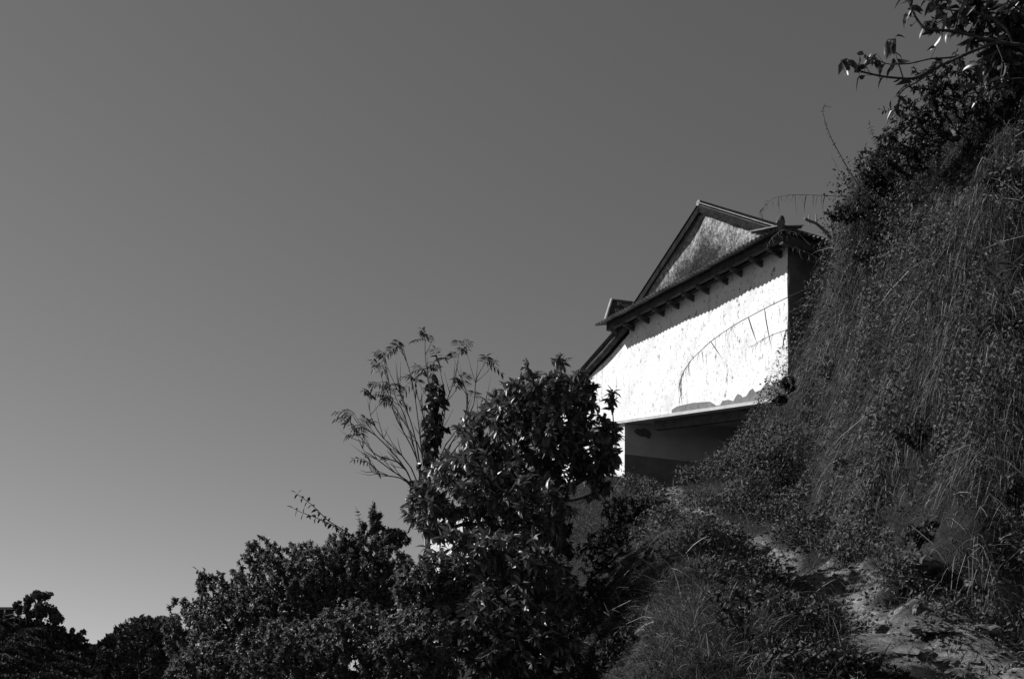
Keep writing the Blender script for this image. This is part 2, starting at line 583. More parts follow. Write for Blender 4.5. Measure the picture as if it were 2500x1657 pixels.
def grid_wall(mb, outline_fn, s0, s1, ns, nz, off, jit=0.006):
    """A slightly uneven plaster face; outline_fn(s) gives bottom and top."""
    S = np.linspace(s0, s1, ns)
    V, tn = [], []
    for s in S:
        b, t = outline_fn(s)
        for k in range(nz):
            z = b + (t - b) * k / (nz - 1)
            tn.append(min(1.0, (t - z) * 1.1, abs(z - b) * 6 + .6))
            V.append(H(s, off + jit * (math.sin(s * 5 + z * 3) + math.sin(z * 6.3 - s * 2.2) + math.sin(s * 13 + z * 11) * 0.5), z))
    i = (np.arange(ns - 1)[:, None] * nz + np.arange(nz - 1)[None]).ravel()
    mb.add(V, np.stack([i, i + nz, i + nz + 1, i + 1], -1), None, np.array(tn))


def wall_top(s):
    if s < sP: return zTop
    return zP - 0.05 + polesl * (s - sP)


mb = MB()
ls = lambda s: zA + slope_l * s
prism(mb, [(0.02, ls(0.02)), (0.02, zTop), (sP, zTop), (sP, zP - 0.05), (sE, zEP - 0.05), (sE, ls(sE))], -0.02, -0.35)
grid_wall(mb, lambda s: (ls(s), wall_top(s)), 0.0, sP - 0.001, 60, 30, 0.0)
grid_wall(mb, lambda s: (ls(s), wall_top(s)), sP, sE, 40, 24, 0.0)
wall = mb.build('wall', M['white_wall'], house, True)
# gable above the skirt roof
mb = MB()


def gable_top(s):
    return (apx_z - slR * (apx_s - s) if s < apx_s else apx_z - slL * (s - apx_s)) - 0.075


sg0 = apx_s - (apx_z - 0.075 - zTop - 0.02) / slR
sg1 = apx_s + (apx_z - 0.075 - zTop - 0.02) / slL
grid_wall(mb, lambda s: (zTop + 0.002, max(zTop + 0.01, gable_top(s))), max(0.02, sg0), min(sg1, sP + 1), 60, 24, 0.03, 0.012)
gable = mb.build('gable', M['gable'], house, True)
tag(gable, 'mould stained gable triangle above the skirt roof')
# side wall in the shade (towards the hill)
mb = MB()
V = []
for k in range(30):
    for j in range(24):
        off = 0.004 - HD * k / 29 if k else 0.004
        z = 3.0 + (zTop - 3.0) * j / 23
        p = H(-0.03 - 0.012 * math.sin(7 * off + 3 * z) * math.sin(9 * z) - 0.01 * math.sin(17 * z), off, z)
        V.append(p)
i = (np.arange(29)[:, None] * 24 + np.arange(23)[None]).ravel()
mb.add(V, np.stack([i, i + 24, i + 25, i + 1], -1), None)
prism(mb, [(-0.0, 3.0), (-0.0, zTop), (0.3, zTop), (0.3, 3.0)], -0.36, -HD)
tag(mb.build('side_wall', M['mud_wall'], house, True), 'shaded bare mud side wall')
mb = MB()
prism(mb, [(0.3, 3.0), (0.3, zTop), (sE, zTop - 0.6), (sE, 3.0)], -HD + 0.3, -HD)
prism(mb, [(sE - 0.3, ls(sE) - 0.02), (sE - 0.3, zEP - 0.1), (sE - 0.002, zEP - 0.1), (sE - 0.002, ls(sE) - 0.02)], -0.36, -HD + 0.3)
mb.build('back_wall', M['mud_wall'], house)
# floor slab with bright nosing
mb = MB()
th = 0.05
prism(mb, [(-0.05, ls(-0.05) - th), (-0.05, ls(-0.05) - 0.002), (sE, ls(sE) - 0.002), (sE, ls(sE) - th)], 0.035, -3.4)
tag(mb.build('floor_slab', M['slab'], house), 'thin pale floor ledge overhanging the shaded lower storey')
mb = MB()
bar(mb, H(-0.02, -0.2, ls(0) - th - 0.08), H(sC - 0.7, -0.2, ls(sC - 0.7) - th - 0.08), 0.10, 0.15)  # dark beam added under the ledge to stand for the soffit's shade band
mb.build('shade_beam', M['wood'], house)

# lower storey: corner below the slab, lit face along the house, shaded face turned to the path
Cc = H(sC - 0.02, -0.03, 0)[:2]
lw = np.array([0.972, -0.235]); lw /= np.linalg.norm(lw)
lwn = np.array([-lw[1], lw[0]])             # inward
zS = ls(sC) - th - 0.002


def soffit(p):
    s = (p - A0) @ d2
    return ls(s) - th - 0.003


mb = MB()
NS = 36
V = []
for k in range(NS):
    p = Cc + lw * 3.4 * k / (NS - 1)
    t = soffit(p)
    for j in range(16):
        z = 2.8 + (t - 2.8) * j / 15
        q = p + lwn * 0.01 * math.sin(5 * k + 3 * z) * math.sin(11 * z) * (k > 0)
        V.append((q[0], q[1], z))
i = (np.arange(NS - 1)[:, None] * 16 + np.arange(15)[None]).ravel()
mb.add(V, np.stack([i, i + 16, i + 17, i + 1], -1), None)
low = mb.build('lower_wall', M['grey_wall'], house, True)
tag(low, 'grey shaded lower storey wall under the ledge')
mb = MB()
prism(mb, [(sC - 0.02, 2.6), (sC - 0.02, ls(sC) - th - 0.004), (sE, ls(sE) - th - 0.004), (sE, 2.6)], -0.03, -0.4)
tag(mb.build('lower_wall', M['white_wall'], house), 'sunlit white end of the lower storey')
# painted plinth band: slanting top edge
mb = MB()
V = []
for k in range(20):
    x = 3.2 * k / 19
    p = Cc + lw * x - lwn * 0.02
    u0 = CX + F * p[0] / p[1]
    zt = (HY - (1107 + 0.118 * (u0 - 1520))) / F * p[1] + EYE
    for z in (2.75, zt):
        V.append((p[0], p[1], z))
i = np.arange(19) * 2
mb.add(V, np.stack([i, i + 2, i + 3, i + 1], -1), None)
V2 = [(v[0] + lwn[0] * .019, v[1] + lwn[1] * .019, v[2]) for v in V[1::2]]
mb.add(V[1::2] + V2, [(k, k + 1, 21 + k, 20 + k) for k in range(19)], None)
tag(mb.build('plinth', M['plinth'], house, True), 'dark painted plinth with slanting top')
# broken plaster beside the corner of the lower wall: a timber end showing
mb = MB()
hole = [(1548, 1052), (1556, 1046), (1566, 1049), (1574, 1045), (1586, 1052), (1590, 1060), (1584, 1070), (1574, 1065), (1562, 1064), (1552, 1058)]
fr, bk_ = [], []
for u, v in hole:
    k = (u - CX) / F
    t = (k * Cc[1] - Cc[0]) / (lw[0] - k * lw[1])
    q = Cc + lw * t
    z = (HY - v) / F * q[1] + EYE
    fr.append((q[0] - lwn[0] * .018, q[1] - lwn[1] * .018, z)); bk_.append((q[0] + lwn[0] * .03, q[1] + lwn[1] * .03, z))
nh = len(hole)
mb.add(fr + bk_, [(k, (k + 1) % nh, nh + (k + 1) % nh, nh + k) for k in range(nh)], [(0, k, k + 1) for k in range(1, nh - 1)])
tag(mb.build('timber_end', M['wood'], house), 'dark broken timber end in the lower wall')

# cement splashed along the ledge, scalloped top
mb = MB()
pts = [(1640, 1000), (1652, 992), (1668, 988), (1690, 983), (1733, 980), (1738, 983), (1748, 990), (1758, 988), (1764, 978), (1778, 975), (1790, 979),
       (1796, 968), (1801, 961), (1807, 964), (1812, 970), (1822, 966), (1830, 953), (1837, 948), (1843, 957), (1858, 951), (1866, 940), (1872, 935), (1882, 942), (1895, 932), (1905, 928), (1922, 925)]
top = [seen(u, v, 0.015) for u, v in pts]
n = len(top)
V = [H(s, 0.016, max(z, ls(s) + 0.004)) for s, z in top] + [H(s, 0.016, ls(s) + 0.002) for s, z in top]
Vb = [H(s, -0.005, max(z, ls(s) + 0.004)) for s, z in top]
mb.add(V, [(k, k + 1, n + k + 1, n + k) for k in range(n - 1)], None)
mb.add(V[:n] + Vb, [(k, k + 1, n + k + 1, n + k) for k in range(n - 1)], None)
tag(mb.build('cement_patch', M['cement'], house), 'grey scalloped cement patch along the ledge')

# skirt roof: corrugated sheets on an eaves beam, brackets below
sk_l, _ = seen(1452, 800, OV)
SL = 0.24                                     # fall of the skirt roof per metre
mb = MB()
bar(mb, H(-0.15, OV - 0.20, zEave - 0.035), H(sk_l - 0.12, OV - 0.20, zEave - 0.035), 0.07, 0.13)
bar(mb, H(-0.10, 0.05, zTop - 0.10), H(sP - 0.05, 0.05, zTop - 0.10), 0.07, 0.16)
bar(mb, H(-SOV + 0.11, OV - 0.13, zEave - 0.115), H(-SOV + 0.11, -HD, zEave - 0.115), 0.07, 0.13)
skirt = mb.build('skirt_roof', M['wood'], house)
tag(skirt, 'low corrugated roof skirting the foot of the gable')


def corrugated(width, length, amp=0.017, pitch=0.085):
    """One sheet in its own axes: x across the ridges, y down the slope."""
    m_ = MB()
    nxs = int(width / pitch * 6) + 1
    X = np.linspace(0, width, nxs)
    Z = amp * np.sin(2 * np.pi * X / pitch)
    rows = np.array([0, .5, 1.0]) * length
    top = np.stack([np.tile(X, 3), np.repeat(rows, nxs), np.tile(Z, 3)], -1)
    bot = top - np.array([0, 0, 0.004])
    i = (np.arange(2)[:, None] * nxs + np.arange(nxs - 1)[None]).ravel()
    q = np.stack([i, i + 1, i + nxs + 1, i + nxs], -1)
    N = len(top)
    m_.add(np.concatenate([top, bot]), np.concatenate([q, q[:, ::-1] + N,
           np.stack([np.arange(nxs - 1), np.arange(1, nxs), np.arange(1, nxs) + N, np.arange(nxs - 1) + N], -1)[:, ::-1],
           np.stack([np.arange(nxs - 1), np.arange(1, nxs), np.arange(1, nxs) + N, np.arange(nxs - 1) + N], -1) + 2 * nxs]), None)
    return m_.mesh('roof_sheet', M['tin'])


def place_sheet(me, parent, origin, across, down, lift=0.0, name='roof_sheet'):
    x = Vector(across).normalized(); y = Vector(down).normalized(); z = x.cross(y)
    if z.z < 0:
        x = -x; z = -z
        origin = np.asarray(origin) + np.asarray(across, float) / np.linalg.norm(across) * (SW + 0.07)
    o = link(name, me, parent)
    m4 = Matrix((x, y, z)).transposed().to_4x4()
    m4.translation = Vector(origin) + z * lift
    o.matrix_parent_inverse = Matrix.Translation(parent_origin(parent)).inverted()
    o.matrix_basis = m4
    return o


d3 = np.array([d2[0], d2[1], 0]); n3 = np.array([n2[0], n2[1], 0]); e3 = -n3
SW = 0.76
slen = math.hypot(OV + 0.06, (OV + 0.06) * SL)
sheet_skirt = corrugated(SW + 0.07, slen)
down = n3 - np.array([0, 0, SL])
ztop_s = zEave + (OV + 0.06) * SL
k = 0
s = -SOV + 0.02
while s < sk_l - 0.3:
    o = place_sheet(sheet_skirt, skirt, H(min(s + SW + 0.07, sk_l), -0.06, ztop_s), -d3 + np.array([0, 0, random.uniform(-.012, .012)]), down + d3 * random.uniform(-.02, .02), 0.004 * (k % 2) + random.uniform(0, .010))
    s += SW; k += 1
# side run of the skirt roof along the hill side
down_s = -d3 - np.array([0, 0, SL])
sheet_side = corrugated(SW + 0.07, math.hypot(SOV + 0.3, (SOV + 0.3) * SL))
for k in range(9):
    place_sheet(sheet_side, skirt, H(0.3, OV - 0.02 - (k + 1) * SW, zEave + (SOV + 0.3) * SL), n3, down_s, 0.004 * (k % 2))
# hip capping and its knob
mb = MB()
tube(mb, [H(-SOV - 0.03, OV + 0.03, zEave + 0.015), H(0.04, 0.02, zEave + 0.12)], 0.05, 8)
mb.build('hip_cap', M['tin'], skirt)
mb = MB()
kp = H(-SOV + 0.03, OV - 0.04, zEave + 0.02)
tube(mb, [kp, kp + (0, 0, .05), kp + (0, 0, .09), kp + (0, 0, .125), kp + (0, 0, .14)], [.05, .056, .056, .04, .012], 10)
tag(mb.build('finial', M['wood'], skirt, True), 'rounded knob on the corner of the skirt roof')
mb = MB()
tube(mb, [kp + (0, 0, .04), kp + (0, 0, .055)], .062, 10)
mb.build('finial_ring', M['edge'], skirt)
# brackets: outrigger and strut, each a part
bm_ = MB()
bar(bm_, (0, 0.0, 0), (0, OV - 0.18, 0), 0.04, 0.045)
hexa(bm_, [(-.012, 0.0, -.075), (.012, 0.0, -.075), (.012, .02, -.075), (-.012, .02, -.075), (-.02, 0, -.031), (.02, 0, -.031), (.02, OV - .24, -.031), (-.02, OV - .24, -.031)])
br_me = bm_.mesh('bracket', M['wood'])
nb = 11
for k in range(nb):
    s = 0.12 + (sk_l - 0.35) * k / (nb - 1) + random.uniform(-.03, .03)
    o = link('bracket', br_me, skirt)
    z = zEave - 0.132
    m4 = Matrix(((-d3[0], n3[0], 0, 0), (-d3[1], n3[1], 0, 0), (0, 0, 1, 0), (0, 0, 0, 1)))
    p = H(s, 0.0, z)
    m4.translation = Vector(p)
    o.matrix_parent_inverse = Matrix.Translation(parent_origin(skirt)).inverted()
    o.matrix_basis = m4

# main roof
roof = MB()
rake = 0.12
zr = lambda s: apx_z - (slR * (apx_s - s) if s < apx_s else slL * (s - apx_s))
rf_l = lk_s + 0.45
rf_r = rt_s - 0.12
for (a, b) in ((apx_s, rf_l), (rf_r + 0.05, apx_s)):
    for off in (rake - 0.20, -1.5, -3.2, -5, -HD + 0.1):
        bar(roof, H(a + (0.0), off, zr(a) - 0.09), H(b, off, zr(b) - 0.09), 0.07, 0.08)
bar(roof, H(apx_s, rake - 0.02, apx_z - 0.10), H(apx_s, -HD, apx_z - 0.10), 0.1, 0.12)
mroof = roof.build('roof', M['wood'], house)
tag(mroof, 'steep corrugated gable roof')
hl = (rf_l - apx_s); lenL = math.hypot(hl, slL * hl)
hr = (apx_s - rf_r); lenR = math.hypot(hr, slR * hr)
sheetL, sheetR = corrugated(SW + 0.07, lenL), corrugated(SW + 0.07, lenR)
for k in range(9):
    off = rake - k * SW
    place_sheet(sheetL, mroof, H(apx_s, off - SW - 0.07, apx_z), n3, d3 - np.array([0, 0, slL]), -0.03 + 0.004 * (k % 2))
    place_sheet(sheetR, mroof, H(apx_s, off, apx_z), -n3, -d3 - np.array([0, 0, slR]), -0.03 + 0.004 * (k % 2))
mb = MB()
tube(mb, [H(apx_s, rake + 0.0, apx_z - 0.02), H(apx_s, -HD, apx_z - 0.02)], 0.045, 8)
mb.build('ridge_cap', M['tin'], mroof)
for side, (a, b) in (('l', (apx_s, rf_l)), ('r', (apx_s, rf_r + 0.06))):
    mb = MB()
    bar(mb, H(a, rake - 0.03, zr(a) - 0.085), H(b, rake - 0.03, zr(b) - 0.085), 0.035, 0.13)
    mb.build('barge_board', M['dark_wood'], mroof)
    if side == 'l': continue
    mb = MB()
    bar(mb, H(a, rake + 0.012, zr(a) - 0.012), H(b, rake + 0.012, zr(b) - 0.012), 0.02, 0.014)
    e_ = mb.build('roof_edge', M['edge'] if side == 'r' else M['tin'], mroof)
# lean-to on the valley side: round pole along its edge, tin above
lean = MB()
a, b = H(sP - 0.12, 0.06, zP + 0.06 - polesl * 0.12), H(sE + 0.3, 0.06, zP + 0.06 + polesl * (sE + 0.3 - sP))
n_ = 9
tube(lean, [a + (b - a) * k / (n_ - 1) + np.array([0, 0, 0.012 * math.sin(k * 2.1)]) for k in range(n_)], [0.065 + 0.008 * math.sin(k * 3) for k in range(n_)], 9)
leanroof = lean.build('lean_to_roof', M['wood'], house, True)
tag(leanroof, 'low lean-to roof edge on a round pole at the valley end')
hl2 = sE + 0.25 - sP; len2 = math.hypot(hl2, polesl * hl2)
sheet_lean = corrugated(SW + 0.07, len2)
for k in range(8):
    place_sheet(sheet_lean, leanroof, H(sP, 0.10 - (k + 1) * SW, zP + 0.10), n3, d3 + np.array([0, 0, polesl]), 0.03 + 0.004 * (k % 2))
mb = MB()
pp = H(sP - 0.03, 0.07, zP)
bar(mb, pp + (0, 0, 0.05), pp + (0, 0, zEave - zP - 0.1), 0.04, 0.04, (1, 0, 0))
mb.build('prop', M['wood'], leanroof)

# slatted ventilator standing on the lean-to roof behind the skirt roof
dorm = MB()
Yd = 18.6
q = [W(1478, 786, Yd), W(1545, 790, Yd), W(1545, 738, Yd + .25), W(1495, 732, Yd + .25)]
tube(dorm, [q[0], q[3]], 0.022, 6)
tube(dorm, [q[3], q[2]], 0.022, 6)
tube(dorm, [q[1], q[2]], 0.022, 6)
bk = np.array([0.5, 0.8, -0.25])
hexa(dorm, [q[0] + bk, q[1] + bk, q[1] + bk * 1.4, q[0] + bk * 1.4, q[3] + bk * .2, q[2] + bk * .2, q[2] + bk * .5, q[3] + bk * .5])
dormer = dorm.build('dormer', M['wood'], house)
tag(dormer, 'small slatted ventilator behind the left end of the skirt roof')
mb = MB(); tube(mb, [q[0] - (0.02, .03, 0), q[3] - (0.02, .03, 0)], 0.028, 6)
mb.build('white_edge', M['slab'], dormer)
for k in range(9):
    t0 = (k + 0.3) / 9
    a = q[0] * (1 - t0) + q[3] * t0; b = q[1] * (1 - t0) + q[2] * t0
    mb = MB(); bar(mb, a, b, 0.05, 0.022, (0, -1, 0.7))
    mb.build('slat', M['wood'], dormer)
for (u, v) in ((1513, 741), (1508, 757)):
    mb = MB(); c = W(u, v, Yd + 0.02)
    bar(mb, c - (0.035, 0, 0), c + (0.035, 0, 0), 0.03, 0.06)
    mb.build('vent_cover', M['plinth'], dormer)

# sticks lying on the side eaves
for pl, r, lab in (([(2030, 585), (2012, 562), (1992, 545), (1975, 539), (1964, 533)], 0.016, 'pale bent dead branch sticking up from the side eaves'),
                   ([(2033, 560), (2031, 540), (2029, 522)], 0.014, 'short dark upright stub beside the bent dead branch')):
    mb = MB()
    P = [W(u, v, 13.6 - 0.1 * k) for k, (u, v) in enumerate(pl)]
    tube(mb, P, np.linspace(r * 1.3, r, len(P)), 6)
    if len(pl) > 3:
        tube(mb, [P[2], P[2] + (0.0, 0, .12)], 0.008, 5); tube(mb, [P[3], P[3] + (0, 0, .08)], 0.007, 5); tube(mb, [P[3], P[3] + (.01, 0, -.07)], 0.007, 5)
    tag(mb.build('dead_branch', M['pale_wood'] if len(pl) > 3 else M['bark']), lab, 'branch')

# ------------------------------------------------------------------ plants: a branching grower
def grow(base, targets, trunk=None, step=0.16, sag=0.1, near=0.35):
    """Joins every target to the nearest limb already grown; returns the limbs as polylines with radii."""
    base = np.asarray(base, float)
    tr = np.array([base] + [np.asarray(p, float) for p in (trunk or [])])
    dense = [tr[0]]
    for a, b in zip(tr[:-1], tr[1:]):
        m_ = max(2, int(np.linalg.norm(b - a) / step))
        for k in range(1, m_ + 1):
            dense.append(a + (b - a) * k / m_ + R.normal(size=3) * 0.012)
    pos = list(dense); par = list(range(-1, len(dense) - 1)); cost = [0.0]
    for k in range(1, len(dense)): cost.append(cost[-1] + np.linalg.norm(pos[k] - pos[k - 1]))
    chains = [list(range(len(dense)))]
    T = np.asarray(targets, float)
    for t in T[np.argsort(np.linalg.norm(T - base, axis=1))]:
        PA = np.array(pos)
        dd = np.linalg.norm(PA - t, axis=1)
        j = int(np.argmin(dd + near * np.array(cost)))
        p0 = PA[j]
        L = dd[j]
        m_ = max(2, int(L / step) + 1)
        ch = [j]
        mid = (p0 + t) / 2 + np.array([0, 0, -sag * L]) + R.normal(size=3) * 0.06 * L
        prev = j
        for k in range(1, m_ + 1):
            x = k / m_
            p = (1 - x) ** 2 * p0 + 2 * x * (1 - x) * mid + x * x * t
            pos.append(p); par.append(prev); cost.append(cost[prev] + L / m_)
            prev = len(pos) - 1
            ch.append(prev)
        chains.append(ch)
    cnt = np.zeros(len(pos))
    for ch in chains: cnt[ch[-1]] += 1
    for k in range(len(pos) - 1, 0, -1):
        if par[k] >= 0: cnt[par[k]] += cnt[k]
    return np.array(pos), chains, cnt


def blob_points(blobs, n, dy=1.0):
    """Points in the volume of balls given as (u, v, ru, rv, Y) sight ellipses."""
    w = np.array([b[2] * b[3] for b in blobs], float); w /= w.sum()
    out = []
    for k in R.choice(len(blobs), n, p=w):
        u, v, ru, rv, Y = blobs[k]
        x = R.normal(size=3); x /= np.linalg.norm(x); x *= R.random() ** 0.38
        out.append(W(u, v, Y) + x * np.array([ru / F * Y, dy * min(ru, rv) / F * Y, rv / F * Y]))
    return np.array(out)


def limbs(pos, chains, cnt, mbx, r_tip, k_r=0.5, sides=5, rmax=0.09):
    for ch in chains:
        r = np.minimum(rmax, r_tip * np.maximum(cnt[ch], 1) ** k_r)
        if len(ch) > 1:
            r[0] = min(r[0], r[1] * 1.3)
            tube(mbx, pos[ch], r, sides)


def leaf_frames(pos, chains, per, spread=0.5, droop=0.35, back=0.45, skip=1):
    """Leaves round the outer part of every limb."""
    P, D, N = [], [], []
    for ch in chains[skip:]:
        if len(ch) < 2: continue
        a, b = pos[ch[-2]], pos[ch[-1]]
        ax = unit(b - a)
        path = pos[ch]
        m_ = len(ch) - 1
        for k in range(per):
            t = 1 - back * R.random() ** 1.5 if k else 1.0
            x = t * m_; i = min(int(x), m_ - 1)
            p = path[i] + (path[i + 1] - path[i]) * (x - i)
            r = R.normal(size=3)
            d_ = unit(ax * (1 - spread) + unit(r) * spread * 1.4 + np.array([0, 0, -droop]))
            P.append(p); D.append(d_)
            N.append(unit(np.array([0, 0, 1.0]) + R.normal(size=3) * 0.55))
    return np.array(P), np.array(D), np.array(N)


def leaf_parts(parent, P, D, N, L, Wd, tone, curl, count, mat_, name='leaf'):
    """The largest-looking leaves as objects of their own (shared meshes), the rest as one mass."""
    n = len(P)
    vis = L / P[:, 1] - 0.02 * (P[:, 1] - P[:, 1].min()) * L
    order = np.argsort(-vis)
    first, rest = order[:count], order[count:]
    meshes = []
    for k in range(6):
        m_ = MB()
        leaves(m_, np.zeros((1, 3)), np.array([[0, 1.0, 0]]), np.array([[0, 0, 1.0]]), 1.0, 0.36 + 0.03 * k, 0.1 + 0.09 * k, 0.035 + 0.012 * (k % 4), 0.15 + 0.06 * k)
        meshes.append(m_.mesh(name, mat_, True))
    po = parent_origin(parent)
    inv = Matrix.Translation(po).inverted()
    for q, k in enumerate(first):
        o = bpy.data.objects.new(name, meshes[q % 6])
        C.objects.link(o)
        o.parent = parent
        o.matrix_parent_inverse = inv
        y = Vector(D[k]).normalized(); x = y.cross(Vector(N[k])).normalized(); z = x.cross(y)
        m4 = Matrix((x, y, z)).transposed().to_4x4() @ Matrix.Diagonal((float(L[k]),) * 3 + (1,))
        m4.translation = Vector(P[k])
        o.matrix_basis = m4
    if len(rest):
        m_ = MB()
        leaves(m_, P[rest], D[rest], N[rest], L[rest], Wd[rest], curl[rest], tone[rest])
        tag(m_.build('foliage', mat_, parent, True), kind='stuff')


def shrub(name, label, cat, group, base, blobs, ntw, per, leaf_len, tone=(0.04, 0.07), droop=0.2, spread=0.6, ratio=0.45, mat_='small_leaf',
          r_tip=0.003, dy=1.0, trunk=None, back=0.6, sag=0.05, near=0.35, parts=0, rmax=0.05, step=0.16):
    root = empty(name, base)
    tag(root, label, cat, group)
    T = blob_points(blobs, ntw, dy)
    pos, chains, cnt = grow(base, T, trunk, step, sag, near)
    mb = MB()
    limbs(pos, chains, cnt, mb, r_tip, 0.5, 5, rmax)
    mb.build('branches' if cat == 'shrub' else 'trunk', M['stem'] if cat != 'tree' else M['bark'], root, True)
    P, D, N = leaf_frames(pos, chains, per, spread, droop, back)
    L = leaf_len * R.uniform(0.55, 1.2, len(P))
    tn = R.uniform(tone[0], tone[1], len(P))
    cu = R.uniform(0.05, 0.5, len(P))
    if parts:
        leaf_parts(root, P, D, N, L, L * ratio, tn, cu, parts, M[mat_])
    else:
        mb = MB()
        leaves(mb, P, D, N, L, L * ratio * R.uniform(.8, 1.2, len(P)), cu, tn)
        tag(mb.build('foliage', M[mat_], root, True), kind='stuff')
    return root


# the broad-leaved tree before the house
Yt = 10.0
base = np.array([0.33, 10.1, gz(0.33, 10.1)])
shrub('broadleaf_tree', 'dark glossy broad leaved tree standing before the white wall', 'tree', None, base,
      [(1290, 900, 26, 30, 10.1), (1372, 895, 26, 30, 10.2), (1505, 985, 18, 40, 10.2), (1440, 960, 30, 35, 10.2), (1115, 1120, 30, 30, 9.9), (1275, 985, 90, 75, 10.1), (1370, 975, 85, 80, 10.2), (1222, 1000, 45, 70, 10.0), (1165, 1080, 55, 75, 10.0), (1095, 1155, 50, 60, 9.9), (1440, 1050, 70, 70, 10.2), (1270, 1090, 140, 110, 10.0), (1420, 1125, 85, 60, 10.1), (1480, 1085, 45, 70, 10.2), (1465, 1165, 50, 35, 10.1),
       (1330, 1050, 150, 120, 10.1), (1140, 1190, 110, 100, 9.8), (1060, 1240, 60, 70, 9.8), (1030, 1220, 45, 80, 10.2), (1330, 1450, 70, 120, 9.0), (1350, 1580, 70, 100, 8.8), (1270, 1250, 140, 110, 9.8), (1130, 1370, 100, 100, 9.3), (1250, 1400, 100, 120, 9.2), (1180, 1540, 120, 120, 8.8), (1290, 1560, 100, 120, 8.9)],  # the low blobs on the right are added to shade the ground beside the tree
      1080, 18, 0.105, (0.09, 0.19), 0.40, 0.65, 0.42, 'leaf', 0.0034, 1.5,
      [(0.38, 10.15, base[2] + 0.6), W(1350, 1400, 10.2), W(1370, 1210, 10.2), W(1320, 1080, 10.2)], 0.5, 0.04, 0.3, 300, 0.07)

shrub('shade_shrub', 'dense shrub added behind the broad leaved tree to cast shade, mostly hidden', 'shrub', None, np.array([.3, 12.2, gz(.3, 12.2)]),  # added shadow caster for the dark ground right of the tree
      [(1265, 1190, 110, 110, 12.1), (1340, 1230, 80, 90, 12.2), (1300, 1330, 120, 110, 11.9), (1230, 1290, 90, 110, 12.0), (1240, 1345, 80, 115, 13.0), (1290, 1240, 60, 90, 12.8)], 420, 18, .09, (.03, .06), .2, .7, .5, 'small_leaf', .003, 1.0, None, .6)
for lab, bl, Y in (('low dark shrub added to deepen the shade below the path and the house', [(1530, 1250, 75, 40), (1600, 1245, 50, 28)], 11.9),
                   ('added dark shrub standing in for shade right of the broad leaved tree', [(1460, 1350, 60, 70), (1500, 1310, 50, 40)], 11.0),
                   ('added dark leafy shrub standing in for shade low down right of the broad leaved tree', [(1440, 1480, 60, 80), (1400, 1560, 50, 70)], 9.3),
                   ('low dark shrub added as shade at the bottom edge left of the grassy mound', [(1510, 1590, 60, 60), (1460, 1640, 60, 40), (1540, 1470, 40, 45)], 7.5)):
    bl = [q + ((on_ground(q[0], q[1] + q[3] * .6) or Y) + .1,) for q in bl]
    x, Y = (bl[0][0] - CX) / F * bl[0][4], bl[0][4]
    shrub('shade_shrub', lab, 'shrub', 'dark shrubs added for shade in the hollow', np.array([x, Y, gz(x, Y)]), bl, 190, 18, .06, (.02, .045), .2, .7, .4, 'weed_leaf', .002, 1.6, None, .7, .02, .1, 0, .02)  # added shrubs: their dark leaves cover and shade grass that lies in shadow

